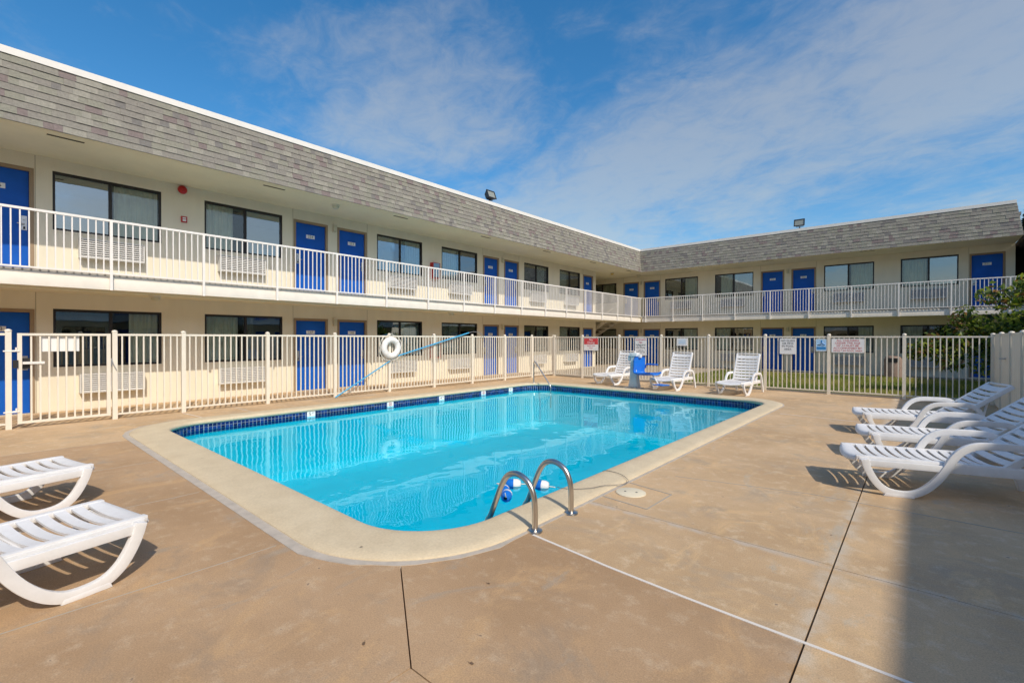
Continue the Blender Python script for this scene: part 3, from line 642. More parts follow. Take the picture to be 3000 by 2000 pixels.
# the two wings outside the picture that shade the court and show in the panes
def simple(label, loc, rz, x0, x1):
    doors = []; ws = []; x = x0 + 1.5
    while x < x1 - 8:
        doors += [(x, x + .88), (x + 1.3, x + 2.18)]; ws += [(x + 2.6, x + 4.4), (x + 5.3, x + 7.1)]; x += 7.53
    wg = thing('motel_wing', label, 'building', loc, rz)
    b = B(); wall_front(b, x0, x1, -.15, 5.2, [(a, c, .9, 2.09) for a, c in ws] + [(a, c, 3.7, 4.89) for a, c in ws] + [(a, c, 0, 2) for a, c in doors] + [(a, c, ZU, 4.79) for a, c in doors])
    b.box(x0, x0 + .15, .001, 6, -.15, 6.0); b.box(x1 - .15, x1, .001, 6, -.15, 6.0); b.box(x0, x1, 5.85, 6, -.15, 6); b.obj('wall', STUCCO, wg, fix=False)
    for a, c in doors:
        for z0, z1 in ((0, 2), (ZU, 4.79)): B().box(a, c, .05, .1, z0, z1).obj('door', DOORB, wg)
    for a, c in ws:
        for z in (.9, 3.7):
            wn = B().box(a, c, .06, .09, z, z + .03).box(a, c, .06, .09, z + 1.16, z + 1.19).box((a + c) / 2 - .03, (a + c) / 2 + .03, .06, .09, z + .03, z + 1.16).obj('window', BRONZE, wg)
            B().box(a, c, .07, .075, z + .03, z + 1.16).obj('pane', GLASS, wn)
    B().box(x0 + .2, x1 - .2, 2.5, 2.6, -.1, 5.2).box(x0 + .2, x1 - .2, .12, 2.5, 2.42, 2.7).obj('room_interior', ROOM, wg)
    B().box(x0, x1, BY + .02, -.003, 2.41, 2.66).obj('balcony_floor', FASCIA, wg)
    r_ = B(); r_.box(x0, x1, BY - .04, BY, 3.685, 3.725); r_.box(x0, x1, BY - .03, BY - .01, 2.70, 2.73)
    x = x0
    while x < x1: r_.box(x, x + .022, BY - .031, BY - .009, 2.731, 3.684); x += .11
    tag(r_.obj('railing', RAILP, wg), kind='stuff')
    b = B(); b.add([(x0, MB, ZM0), (x1, MB, ZM0), (x1, MT, ZM1), (x0, MT, ZM1), (x0, -.01, ZM0), (x1, -.01, ZM0), (x1, MT + .3, ZM1), (x0, MT + .3, ZM1)], [(0, 1, 2, 3), (4, 7, 6, 5), (3, 2, 6, 7), (0, 3, 7, 4), (1, 5, 6, 2), (0, 4, 5, 1)]); b.obj('mansard_roof', SHING[0], wg)
    B().box(x0, x1, MT - .03, MT + .3, ZM1 + .001, ZCAP).obj('roof_cap', TRIMW, wg)
    B().box(x0, x1, MT + .3, 6, 5.95, 6.05).obj('flat_roof', MATS['roof_gravel'], wg)
    return wg
EX = 1.02 * ZCAP - .10
simple('motel wing on the right whose roof throws the shadow over the deck chairs', (EX + 1.63, 0, 0), R(-90), -24, 13)
simple('motel wing behind the photographer seen only in window reflections', (0, -13.5, 0), R(180), -6.2, 12.9)

# dark stair block and conifer past the far wing's right end
b = B(); b.box(2.76, 8.2, 27.4, 27.6, -.2, 5.0); b.box(2.725, 8.2, 23.98, 27.39, 4.98, 5.13); b.box(2.92, 8.2, 24.15, 27.4, 2.42, 2.7); b.box(4.9, 5.1, 24.2, 27.4, -.2, 2.42); b.box(4.9, 5.1, 24.2, 27.4, 2.7, 5.0)  # roof slab closes the gap to block sun leaking onto the far wing
tag(b.obj('stair_block', STAIR_SHADE), 'stair block with its shade painted dark brown past the right end of the far wing', 'building')
b = B(); b.box(-.45, .45, -.012, .012, 0, .62, 1); b.box(-.45, .45, -.02, .02, .622, .76)
tag(b.obj('hanging_banner', [PLATE, SIGNR], None, (3.42, 24.0, 2.93)), 'red banner with white top hanging on the balcony rail right of door 221', 'banner')
def foliage(name, mats, n, place, size, parent, weights=None):
    v = []; f = []; mi = []
    for i in range(n):
        c, k = place(); s = size * rnd.uniform(.6, 1.3); nrm = Vector((rnd.gauss(0, 1), rnd.gauss(0, 1), rnd.gauss(.6, 1))).normalized(); a = nrm.orthogonal().normalized(); a = Matrix.Rotation(rnd.uniform(0, 6.28), 3, nrm) @ a; b_ = nrm.cross(a); o = len(v)
        dr = Vector((0, 0, -.25 * s))
        v += [tuple(c - a * s * .5), tuple(c + b_ * s * .26 + nrm * s * .06), tuple(c + a * s * .55 + dr), tuple(c - b_ * s * .26 + nrm * s * .06)]; f += [(o, o + 1, o + 2), (o, o + 2, o + 3)]
        mi += [k, k]
    b = B(); b.v = v; b.f = f; b.m = mi; b.sm = [False] * len(f); return b.obj(name, mats, parent, fix=False)
ct = thing('conifer', 'dark tall evergreen rising behind the right end of the far wing roof', 'tree', (4.1, 33.5, -.17))
B().tube([(0, 0, 0), (.05, 0, 4), (0, .05, 8.5)], [.2, .14, .03], 8).obj('trunk', BARK, ct)
def cpl():
    z = rnd.uniform(.8, 9.2); r_ = (1.0 - (z - .8) / 8.6) * 1.15 * rnd.uniform(.3, 1) ** .5 + .05; a = rnd.uniform(0, 6.28); return Vector((r_ * math.cos(a), r_ * math.sin(a), z)), rnd.choice((0, 0, 1))
foliage('crown', CONIF, 6000, cpl, .22, ct)
tr = thing('leafy_tree', 'small leafy tree with some russet leaves behind the right end of the fence', 'tree', (2.45, 18.5, -.07))
b = B(); b.tube([(0, 0, -.05), (.03, .02, .5), (-.02, .05, .95), (.02, .03, 1.3)], [.10, .085, .075, .065], 10)
tips = []
for i in range(15):
    a = i * 2.4 + rnd.uniform(-.3, .3); ln = rnd.uniform(1.0, 1.9); el = rnd.uniform(.05, .95); s0 = Vector((0, .03, rnd.uniform(.85, 1.3)))
    e = s0 + Vector((math.cos(a) * ln * math.cos(el), math.sin(a) * ln * math.cos(el), ln * math.sin(el))); mid = (s0 + e) / 2 + Vector((0, 0, .15)); tips += [(mid, .5), (e, .42), ((mid + e) / 2, .5)]
    b.tube([s0, mid, e], [.04, .025, .008], 6)
b.obj('trunk', BARK, tr)
tips += [(Vector((-2.5, -.5, 1.2)), .28), (Vector((-2.2, -.5, 1.45)), .35), (Vector((-1.6, -.3, 1.75)), .4), (Vector((-1.5, -.4, 2.2)), .35), (Vector((-.9, -.4, 2.75)), .4), (Vector((-.2, -.3, 3.0)), .4), (Vector((-1.9, -.4, 1.15)), .32), (Vector((-1.55, -.5, 1.3)), .4), (Vector((-1.75, -.6, .95)), .28), (Vector((-1.1, -.5, .9)), .35), (Vector((-.6, -.4, 2.6)), .4), (Vector((.5, 0, 2.9)), .45), (Vector((1.0, -.1, 2.7)), .6), (Vector((-1.2, -.3, 1.9)), .35)]
def tpl():
    c, r_ = rnd.choice(tips); d = Vector((rnd.gauss(0, 1), rnd.gauss(0, 1), rnd.gauss(0, .8))); d = d.normalized() * r_ * rnd.random() ** .4
    p = c + d; k = rnd.choices((0, 1, 2, 3), (5, 4, 3, 2.2 if p.z > 2.4 or p.x < -1.4 else .2))[0]; return p, k
foliage('crown', LEAF, 8200, tpl, .16, tr)

# ------------------------------------------------------------------ fences
def cap_geo(b, x, y, z, w_=.038): b.lathe([(w_ * 1.15, z), (w_ * 1.25, z + .012), (w_ * .9, z + .035), (.0, z + .045)], (x, y, 0), 10)
PMESH = {}
def fence(name, label, pts, zt=1.575, skip=(), ph=1.60):
    f = thing(name, label, 'fence', (pts[0][0], pts[0][1], 0)); O = Vector((pts[0][0], pts[0][1], 0))
    if 'p' not in PMESH:
        b = B(); b.box(-.036, .036, -.036, .036, 0, ph); cap_geo(b, 0, 0, ph); PMESH['p'] = b.mesh('post', FENCEP)
        PMESH['k'] = B().box(-.0115, .0115, -.0115, .0115, 0, 1.43).mesh('picket', FENCEP)
    for p in pts: link('post', PMESH['p'], f, Vector((p[0], p[1], 0)) - O)
    for i, (a, c) in enumerate(zip(pts, pts[1:])):
        if i in skip: continue
        a = Vector((*a, 0)); c = Vector((*c, 0)); d = (c - a); ln = d.length; d.normalize(); an = math.atan2(d.y, d.x)
        b = B(); M4 = Matrix.Translation(a - O) @ Matrix.Rotation(an, 4, 'Z')
        b.box(.037, ln - .037, -.018, .018, zt - .038, zt, 0, M4); b.obj('rail', FENCEP, f); b = B(); b.box(.037, ln - .037, -.016, .016, .075, .105, 0, M4); b.obj('rail', FENCEP, f)
        k = round(ln / .111)
        for j in range(1, k): link('picket', PMESH['k'], f, a - O + d * (ln * j / k) + Vector((0, 0, .1055)), an)
    return f
LX = -11.22
ly = [2.77, 4.39, 6.02, 7.64, 9.25, 10.87, 12.49, 14.05, 15.45]
fence('pool_fence', 'cream steel picket fence along the left side of the pool, hung with a life ring', [(LX, 1.70)] + [(LX, y) for y in ly])
fence('pool_fence', 'short cream picket fence stub at the left picture edge beside the pool gate', [(LX, -3.1), (LX, -1.45), (LX, .36)])
FY = 15.25
fx = [-9.70, -8.15, -6.58, -5.02, -3.41, -1.85, -.28, 1.27]
fence('pool_fence', 'cream steel picket fence across the far end before the lawn, hung with signs', [(LX + .09, 15.42)] + [(x, FY) for x in fx])
# gate in the left fence
gt = thing('pool_gate', 'cream picket gate with a latch at the left of the pool fence', 'gate', (LX, .36, 0))
b = B(); b.box(-.025, .025, .10, .155, .075, 1.575); b.box(-.025, .025, 1.225, 1.28, .075, 1.575); b.box(-.024, .024, .1555, 1.2245, 1.535, 1.574); b.box(-.024, .024, .1555, 1.2245, .076, .115); b.obj('gate_frame', FENCEP, gt)
pk = B().box(-.0115, .0115, -.0115, .0115, 0, 1.419).mesh('picket', FENCEP)
for j in range(1, 10): link('picket', pk, gt, (0, .155 + 1.07 * j / 10, .1155))
b = B()
for z in (1.28, .28): b.box(-.03, .03, -.03, .13, z - .015, z + .015); b.tube([(.03, -.06, z), (.03, .12, z)], .012, 8); b.tube([(.03, .09, z), (.03, .09, z + .06)], .014, 8)
b.obj('hinge', RAILP, gt)
b = B(); b.box(-.05, -.026, .16, .26, .98, 1.16); b.box(-.035, .045, .05, .11, 1.0, 1.13); b.obj('lock_box', BLACKM, gt)
b = B(); b.box(-.03, .032, .16, .42, 1.06, 1.10); b.obj('latch_bar', RAILP, gt)
b = B(); b.box(-.03, .03, 1.281, 1.302, .98, 1.12); b.tube([(.03, 1.29, 1.12), (.05, 1.31, 1.02), (.04, 1.36, .90)], .008, 8); b.obj('latch', STEELM, gt)
b = B(); b.box(-.006, .006, -.24, .24, -.135, .135)
tag(b.obj('gate_notice', PLATE, None, (LX - .035, .36 + .62, 1.40)), 'blank white back of a notice hung behind the pool gate pickets', 'sign')
# sheeted fence at the right edge
sf = thing('sheet_fence', 'cream solid sheet metal fence with domed posts at the right edge of the deck', 'fence', (1.30, FY, 0))
pm = PMESH['p']
sy = [0, -1.15, -2.55, -3.85, -5.3]
for y in sy[1:]: link('post', pm, sf, (0, y, .01))
shm = {}
for a, c in zip(sy, sy[1:]):
    ln = a - c - .08; b = B(); n = int(ln / .06); vs = []
    for i in range(n + 1):
        yy = -ln * i / n; xo = .006 if (i // 2) % 2 else -.006; vs += [(xo, yy, .05), (xo, yy, 1.585)]
    b.add(vs, [(2 * i, 2 * i + 2, 2 * i + 3, 2 * i + 1) for i in range(n)]); b.box(-.012, .02, -ln, 0, 1.585, 1.62); b.box(-.012, .02, -ln, 0, .03, .05)
    b.obj('panel', FENCEP, sf, (.0, a - .04, 0), fix=False)
b = B(); b.box(-.05, -.02, -1.9, -1.6, 1.10, 1.125); b.tube([(-.05, -1.65, 1.11), (-.08, -1.65, 1.11), (-.08, -1.75, 1.11)], .01, 8); b.obj('latch', STEELM, sf)

# ------------------------------------------------------------------ signs on the far fence
def sign(name, label, x0, x1, z0, z1, draw, mats=None):
    b = B(); cx, cz = (x0 + x1) / 2, (z0 + z1) / 2; hw, hh = (x1 - x0) / 2, (z1 - z0) / 2
    b.box(-hw, hw, -.004, .004, -hh, hh); draw(b, hw, hh)
    for q in (-1, 1): b.box(q * hw * .6 - .012, q * hw * .6 + .012, .0045, .04, hh - .03, hh - .005, 3)
    return tag(b.obj(name, mats or [PLATE, INK, SIGNR, STEELM, SIGNB, SIGNL], None, (cx, FY - .026, cz), fix=False), label, 'sign', None)
def bar(b, x0, x1, z0, z1, mi, e=.0006): b.box(x0, x1, -.004 - .002 - e, -.0042, z0, z1, mi)
def T(b, s, size, x, z, mi=1, y=-.0075): b.text(s, size, at(x, y, z), mi)
def d1(b, w_, h_):
    bar(b, -w_ + .01, w_ - .01, -h_ * .02, h_ - .01, 2); T(b, 'No', .12, 0, h_ * .70, 0); T(b, 'Diving', .12, 0, h_ * .26, 0); T(b, 'Shallow water', .065, 0, -h_ * .25, 2); T(b, 'Danger', .06, 0, -h_ * .6, 2)
sign('warning_sign', 'red and white no diving sign, leftmost on the far fence', -9.62, -9.0, 1.06, 1.52, d1)
def d2(b, w_, h_):
    for s, z, sz in (('WARNING', .80, .085), ('No', .50, .10), ('Lifeguard', .22, .095), ('On Duty', -.08, .09), ('swim at', -.42, .06), ('your own risk', -.62, .055)): T(b, s, sz, 0, h_ * z, 2 if z > .3 else 1)
sign('warning_sign', 'white no lifeguard on duty sign behind the pool lift', -7.53, -7.09, .92, 1.52, d2)
def d3(b, w_, h_):
    for z in (.45, .0, -.4): bar(b, -w_ * .65, w_ * .65, h_ * z - .012, h_ * z + .012, 5)
sign('small_notice', 'small white notice with faint blue lines on the far fence between two chairs', -6.04, -5.68, 1.27, 1.52, d3)
def d4(b, w_, h_):
    for s, z in (('NO GLASS', .72), ('OR PETS', .36), ('IN POOL', .02), ('AREA', -.38)): T(b, s, .075, 0, h_ * z, 1)
sign('warning_sign', 'white sign with grey lettering on the far fence left of the blue pictogram', -3.03, -2.62, 1.07, 1.51, d4)
def d5(b, w_, h_):
    bar(b, -w_ + .01, w_ - .01, -h_ + .01, h_ - .01, 5, -.0012); bar(b, -w_ + .015, w_ - .015, -h_ * .75, -h_ * .3, 4); bar(b, -w_ * .7, -w_ * .1, -h_ * .1, h_ * .05, 1)
    b.tube([(w_ * .1, -.008, h_ * .55), (w_ * .3, -.008, h_ * .25), (w_ * .75, -.008, h_ * .02)], .018, 6, 4); b.lathe([(0, -.008), (.022, -.0075)], (w_ * .05, 0, h_ * .68), 10, 4, 'y')
sign('pictogram_sign', 'blue pool lift pictogram sign on the far fence', -2.15, -1.90, 1.17, 1.50, d5)
def d6(b, w_, h_):
    for i, s in enumerate(('ALL CHILDREN', 'UNDER THE AGE', 'OF 14 MUST BE', 'ACCOMPANIED BY', 'ADULT IN POOL AREA')): T(b, s, .072 if i < 4 else .062, 0, h_ * (.74 - .37 * i), 2)
sign('warning_sign', 'wide white sign in red capitals about children on the far fence', -1.79, -1.08, 1.14, 1.505, d6)

# ------------------------------------------------------------------ sun loungers
LM = {}
def lounger_parts(ang):
    """local: x from foot (0) to head, z up, seat 0.33 high"""
    if ang in LM: return LM[ang]
    P = {}
    def dish(y): return .022 * (y / .27) ** 2
    def plate(x0, x1, lip=0, wd=.275, th=.014):
        b = B(); n = 10; vs = []
        xs = [(x0, -.0), (x1, 0)] if not lip else [(x0 - .02, -.05), (x0 - .012, -.018), (x0 + .015, -.002), (x0 + .05, 0), (x1, 0)]
        for i in range(n + 1):
            y = -wd + 2 * wd * i / n
            for (x, dz) in xs: vs.append((x + (.035 * (y / wd) ** 2 if lip and x < x0 + .06 else 0), y, dish(y) + dz))
            for (x, dz) in xs[::-1]: vs.append((x + (.012 if lip and dz < -.001 else 0) + (.035 * (y / wd) ** 2 if lip and x < x0 + .06 else 0), y, dish(y) + dz - th))
        k = 2 * len(xs)
        b.add(vs, [(i * k + j, i * k + (j + 1) % k, (i + 1) * k + (j + 1) % k, (i + 1) * k + j) for i in range(n) for j in range(k)] + [tuple(range(k)), tuple(range(n * k, n * k + k))[::-1]], 0, True); return b
    P['foot'] = plate(.0, .125, 1, .30).mesh('foot_panel', PLASTIC, ang=50)
    P['slat'] = plate(-.0295, .0295).mesh('slat', PLASTIC, ang=50)
    P['head'] = plate(-.05, .05, 0, .29).mesh('head_panel', PLASTIC, ang=50)
    b = B()
    for s in (-1, 1): b.tube([(.03, s * .295, .335), (.10, s * .297, .338), (.6, s * .297, .336), (1.15, s * .297, .336), (1.50, s * .297, .33)], .020, 8, up=(0, 0, 1), ry=.026, square=True); b.box(.05, 1.50, s * .322 - .008, s * .322 + .008, .262, .345)
    b.box(1.10, 1.14, -.27, .27, .285, .315); b.box(.55, .58, -.27, .27, .285, .315); b.box(.10, .125, -.27, .27, .285, .315); b.box(1.47, 1.50, -.275, .275, .29, .32)
    P['bed'] = b.mesh('bed_frame', PLASTIC, bevel=.006)
    LN = .80; b = B()
    for s in (-1, 1): b.box(0, LN, s * .297 - .022, s * .297 + .022, -.035, .028)
    b.box(LN - .012, LN + .012, -.31, .31, -.03, .02)
    P['back'] = b.mesh('backrest', PLASTIC, bevel=.01)
    path = [(.085, .335), (.11, .25), (.15, .165), (.20, .095), (.27, .045), (.36, .028), (.45, .035), (.53, .075), (.60, .14), (.66, .22), (.71, .31), (.76, .41), (.82, .48), (.90, .525), (1.0, .54), (1.22, .54), (1.31, .525), (1.38, .475), (1.43, .38), (1.47, .25), (1.51, .12), (1.545, .0)]
    def cr(pts, k=3):
        o = []
        for i in range(len(pts) - 1):
            p0, p1, p2, p3 = (Vector((*pts[max(0, min(len(pts) - 1, i + d))], 0)) for d in (-1, 0, 1, 2))
            for j in range(k):
                t = j / k; o.append(.5 * ((2 * p1) + (-p0 + p2) * t + (2 * p0 - 5 * p1 + 4 * p2 - p3) * t * t + (-p0 + 3 * p1 - 3 * p2 + p3) * t ** 3))
        return [(q.x, q.y) for q in o] + [pts[-1]]
    cp = cr(path)
    b = B(); b.tube([(x, 0, z) for x, z in cp], .022, 8, up=(0, 1, 0), ry=.032, square=True)
    for s_, x0, x1 in ((0, .235, .475),): b.add([(x, y, z) for y in (-.024, .024) for x, z in ((x0, 0), (x1, 0), (x1 - .01, .03), (x0 + .015, .035))], [(0, 1, 2, 3), (7, 6, 5, 4), (0, 4, 5, 1), (1, 5, 6, 2), (2, 6, 7, 3), (3, 7, 4, 0)])
    b.box(.10, .70, -.010, .012, .27, .33)
    P['side'] = b.mesh('side_frame', PLASTIC, bevel=.007)
    b = B(); a = R(ang); bx = 1.14 + .5 * math.cos(a); bz = .335 + .5 * math.sin(a) - .03
    for s in (-1, 1): b.tube([(bx, s * .24, bz), (min(1.47, bx + .12), s * .24, .31)], .014, 6)
    P['prop'] = b.mesh('back_prop', PLASTIC)
    LM[ang] = P; return P
def lounger(label, x, y, deg, ang):
    P = lounger_parts(ang); t = thing('sun_lounger', label, 'lounger', (x, y, 0), R(deg), 'white plastic sun loungers round the pool')
    link('foot_panel', P['foot'], t, (0, 0, .33)); link('bed_frame', P['bed'], t)
    for i in range(11): link('slat', P['slat'], t, (.185 + .0885 * i, 0, .33))
    bk = link('backrest', P['back'], t, (1.14, 0, .335), rot=(0, -R(ang), 0))
    for i in range(7): link('slat', P['slat'], bk, (.055 + .0885 * i, 0, .0))
    link('head_panel', P['head'], bk, (.055 + .0885 * 7 + .025, 0, 0))
    for s in (-1, 1): link('side_frame', P['side'], t, (0, s * .352, 0))
    link('back_prop', P['prop'], t)
    return t
lounger('white lounger at the lower left, the nearer of the pair there', -4.08, .69, -77, 40)
lounger('white lounger at the lower left, the farther of the pair there', -5.98, .66, -76, 40)
lounger('nearest of the three white loungers in a row on the right, half in shade', -.585, 6.0, 17.5, 38)
lounger('middle one of the three white loungers in a row on the right', -.58, 7.55, 16.5, 38)
lounger('farthest of the three white loungers in a row on the right, near the sheet fence', -.78, 9.43, 17, 38)
lounger('upright white lounger by the far fence, left of the pool lift', -7.8, 13.32, 80, 67)
lounger('upright white lounger by the far fence, just right of the pool lift', -5.63, 12.98, 86, 67)
lounger('upright white lounger by the far fence, rightmost of the three there', -3.80, 13.06, 85, 67)

# ------------------------------------------------------------------ ladder, hand rail, floats
ld = thing('pool_ladder', 'pair of bent stainless steel ladder rails at the near edge of the pool', 'ladder', (-2.25, 2.86, 0))
lp = [(0, 0, 0), (0, 0, .17), (-.012, 0, .27), (-.06, 0, .36), (-.14, 0, .405), (-.215, 0, .41), (-.29, 0, .375), (-.35, 0, .29), (-.40, 0, .18), (-.47, 0, .02), (-.54, 0, -.16), (-.56, 0, -.9)]
def smooth3(pts, k=4):
    o = []; V = [Vector(p) for p in pts]
    for i in range(len(V) - 1):
        p0, p1, p2, p3 = V[max(0, i - 1)], V[i], V[i + 1], V[min(len(V) - 1, i + 2)]
        for j in range(k):
            t = j / k; o.append(.5 * ((2 * p1) + (-p0 + p2) * t + (2 * p0 - 5 * p1 + 4 * p2 - p3) * t * t + (-p0 + 3 * p1 - 3 * p2 + p3) * t ** 3))
    return o + [V[-1]]
rm_ = B().tube(smooth3(lp), .0235, 14).mesh('rail', STEEL); fm = B().lathe([(.024, .018), (.035, .020), (.058, .012), (.062, .0)], n=18).mesh('flange', STEEL)
for dy in (0, .5):
    r_ = link('rail', rm_, ld, (0, dy, 0)); link('flange', fm, r_, (0, 0, .002))
tm = B().box(-.05, .05, .02, .48, -.012, .012).mesh('step', PLASTIC)
for z in (-.38, -.65, -.9): link('step', tm, ld, (-.56, 0, z))
hr = thing('grab_rail', 'steel grab rail over the pool steps in the far left corner', 'handrail', (-9.62, 12.15, 0))
hp = [(0, 0, .0), (0, 0, .62), (.01, 0, .70), (.05, -.01, .735), (.10, -.02, .70), (.72, -.12, .06), (.78, -.13, -.03), (.79, -.13, -.12), (.79, -.13, -.7)]
b = B(); b.tube(smooth3(hp, 3), .022, 10); b.obj('rail', STEEL, hr)
link('flange', fm, hr, (0, 0, .036))
fr = thing('float_line', 'short rope of blue and white floats drifting beside the ladder', 'float line', (-3.3, 3.9, -.15))
fl_ = [(-.14, .08, 40), (.13, .25, 25), (-.06, -.16, 132), (.06, -.26, 124)]
FWB = B(); 
for k, (m_, s_) in enumerate(((0, -1), (1, 1))):
    FWB.lathe([(.018, s_ * .085), (.040, s_ * .078), (.056, s_ * .045), (.058, s_ * .001)], n=14, mi=m_, axis='x')
fmm = FWB.mesh('float', [BLUEP, PLASTIC])
for x, y, a in fl_: link('float', fmm, fr, (x, y, .012), R(a))
B().tube(smooth3([(-.30, -.02, .01), (-.14, .08, .015), (.0, .2, .01), (.13, .25, .015), (.28, .30, .01)], 4) , .006, 6).tube(smooth3([(-.30, -.02, .01), (-.14, -.1, .012), (-.06, -.16, .015), (.06, -.26, .015), (.12, -.34, .03), (.13, -.36, .08)], 4), .006, 6).obj('rope', ROPE, fr)
b = B(); b.tube(smooth3([(-2.70, 3.78, .03), (-2.55, 3.80, .040), (-2.42, 3.95, .040), (-2.36, 4.12, .038), (-2.26, 4.32, .025), (-2.27, 4.45, .028), (-2.40, 4.56, .040), (-2.54, 4.60, .040), (-2.66, 4.60, .02), (-2.6805, 4.62, -.12)], 4), .0030, 6)
tag(b.obj('thin_cable', mat('cable_grey', (.17, .15, .13), .6)), 'thin dark cable looped over the coping right of the ladder', 'cable')
b = B(); b.lathe([(.0, .010), (.135, .009), (.142, .006), (.144, .0)], n=28)
for s in (-.05, .05): b.lathe([(.012, .0105), (.0, .0106)], (s, .02 * (1 if s > 0 else -1), 0), 8, 1)
tag(b.obj('skimmer_lid', [mat('lid_cream', (.74, .66, .48), .6, var=.05, vscale=9), INK], None, (-2.11, 4.19, .002)), 'round cream skimmer lid set in the deck right of the ladder', 'lid')

# ------------------------------------------------------------------ life ring and pole on the left fence
lr = thing('life_ring', 'white life ring with a rope hung on the left pool fence', 'life ring', (LX + .10, 7.63, 1.235), 0)
b = B(); b.tube([(0, .225 * math.cos(t), .225 * math.sin(t)) for t in [2 * math.pi * i / 36 for i in range(36)]], .085, 14, closed=True, up=(1, 0, 0), ry=.085); b.obj('ring', RINGW, lr)
b = B(); pts = []
for i in range(64):
    t = 2 * math.pi * i / 64; r_ = .325 + .05 * abs(math.sin(2 * t)) ** .7; pts.append((.0, r_ * math.cos(t), r_ * math.sin(t)))
b.tube(pts, .009, 6, closed=True); b.tube(smooth3([(-.06, .0, .36), (.0, .04, .40), (-.05, .10, .36)], 3), .009, 6); b.obj('rope', ROPE, lr)
for t in (45, 135, 225, 315):
    b = B(); t = R(t); c = Vector((0, .225 * math.cos(t), .225 * math.sin(t))); rd_ = Vector((0, math.cos(t), math.sin(t)))
    b.tube([c + (rd_ * math.cos(a) + Vector((1, 0, 0)) * math.sin(a)) * .087 for a in [2 * math.pi * i / 14 for i in range(14)]], .014, 4, closed=True, up=tuple(rd_.cross(Vector((1, 0, 0)))), ry=.004); b.obj('band', TRIMW, lr)
pl = thing('rescue_pole', 'long blue rescue pole with a hook leaning across the left pool fence', 'pole', (LX + .05, 5.9, 0))
B().tube([(.14, .03, .015), (.02, 1.7, .86)], .017, 10).obj('lower_tube', POLEB, pl)
B().tube([(.045, 1.95, 1.0), (.02, 4.75, 1.685)], .021, 10).obj('upper_tube', POLEB, pl)
B().tube([(.022, 1.69, .855), (.045, 1.96, 1.003)], .014, 8).obj('clamp_tube', mat('pole_grip', (.5, .55, .6), .5), pl)
B().tube(smooth3([(.02, 4.74, 1.683), (.02, 4.95, 1.72), (.03, 5.2, 1.70), (.04, 5.38, 1.60), (.04, 5.44, 1.45), (.03, 5.40, 1.33)], 4), .009, 8).obj('hook', STEELM, pl)

# ------------------------------------------------------------------ pool lift
lf = thing('pool_lift', 'grey pool lift with a bright blue plastic chair at the far pool edge', 'pool lift', (-6.45, 13.02, 0))
b = B(); b.add([(x, y, z) for z, s, t in ((.05, .15, .13), (.25, .115, .105), (.95, .09, .09), (1.03, .085, .08)) for x, y in ((-s, -t), (s, -t), (s, t), (-s, t))],
    [(i * 4 + j, i * 4 + (j + 1) % 4, (i + 1) * 4 + (j + 1) % 4, (i + 1) * 4 + j) for i in range(3) for j in range(4)] + [(12, 13, 14, 15), (0, 3, 2, 1)]); b.obj('column', LIFTG, lf, bevel=.02)
b = B(); b.box(-.12, .12, -.11, .11, .97, 1.08); b.box(-.19, -.12, -.06, .06, .84, 1.0); b.box(.12, .22, -.05, .05, .93, 1.03); b.obj('head_cover', mat('lift_white', (.72, .74, .74), .45), lf, bevel=.02)
b = B(); b.box(-.22, .22, -.20, .20, .0, .035); b.box(-.20, -.12, -.26, -.14, .0, .06); b.box(.10, .18, -.26, -.14, .0, .06); b.obj('base_plate', STEELM, lf, bevel=.006)
B().tube(smooth3([(.1, 0, .98), (.14, .16, .95), (.14, .22, .80), (.14, .22, .58)], 4), .022, 8).obj('arm', STEELM, lf)
prf = [(.17, .97), (.145, .94), (.14, .78), (.13, .64), (.12, .54), (.15, .475), (.24, .45), (.45, .455), (.66, .475), (.80, .50), (.84, .485)]
prf2 = [(p.x, p.z) for p in smooth3([(x, 0, z) for x, z in prf], 3)]
b = B(); n = 8; vs = []; k = len(prf2)
for off in (0, 1):
    for i in range(n + 1):
        yy = -.22 + .44 * i / n; ed = abs(yy / .22) ** 3
        for q, (x, z) in enumerate(prf2):
            t = q / (k - 1); nx, nz = (1, 0) if t < .45 else ((.5, .8) if t < .6 else (0, 1)); wv_ = 1 if .1 < t < .97 else .85
            vs.append((x + nx * (.05 * ed - .03 * off), yy * wv_ + 0, z + nz * (.05 * ed - .03 * off)))
m_ = (n + 1) * k
fs = [(i * k + j, i * k + j + 1, (i + 1) * k + j + 1, (i + 1) * k + j) for i in range(n) for j in range(k - 1)] + [(m_ + i * k + j, m_ + (i + 1) * k + j, m_ + (i + 1) * k + j + 1, m_ + i * k + j + 1) for i in range(n) for j in range(k - 1)]
for i in range(n): fs += [(i * k, (i + 1) * k, m_ + (i + 1) * k, m_ + i * k), (i * k + k - 1, m_ + i * k + k - 1, m_ + (i + 1) * k + k - 1, (i + 1) * k + k - 1)]
for j in range(k - 1): fs += [(j, m_ + j, m_ + j + 1, j + 1), (n * k + j, n * k + j + 1, m_ + n * k + j + 1, m_ + n * k + j)]
SR = Matrix.Translation((.12, -.02, 0)) @ Matrix.Rotation(R(-20), 4, 'Z') @ Matrix.Translation((-.12, .0, 0))
b.add(vs, fs, 0, True); b.obj('seat', BLUEP, lf, ang=60).matrix_local = SR
for y in (.25,): B().tube(smooth3([(.17, y, .62), (.20, y, .72), (.30, y, .745), (.66, y, .745)], 3), .022, 8).obj('armrest', BLUEP, lf).matrix_local = SR
b = B(); b.tube(smooth3([(.70, .0, .44), (.80, 0, .36), (.92, 0, .22)], 3), .018, 8); b.box(.84, .92, -.15, -.13, .19, .23); b.obj('footrest_arm', RAILP, lf).matrix_local = SR
b = B(); b.box(.86, 1.20, -.16, .16, .19, .215); b.obj('footrest', BLUEP, lf, bevel=.01).matrix_local = SR

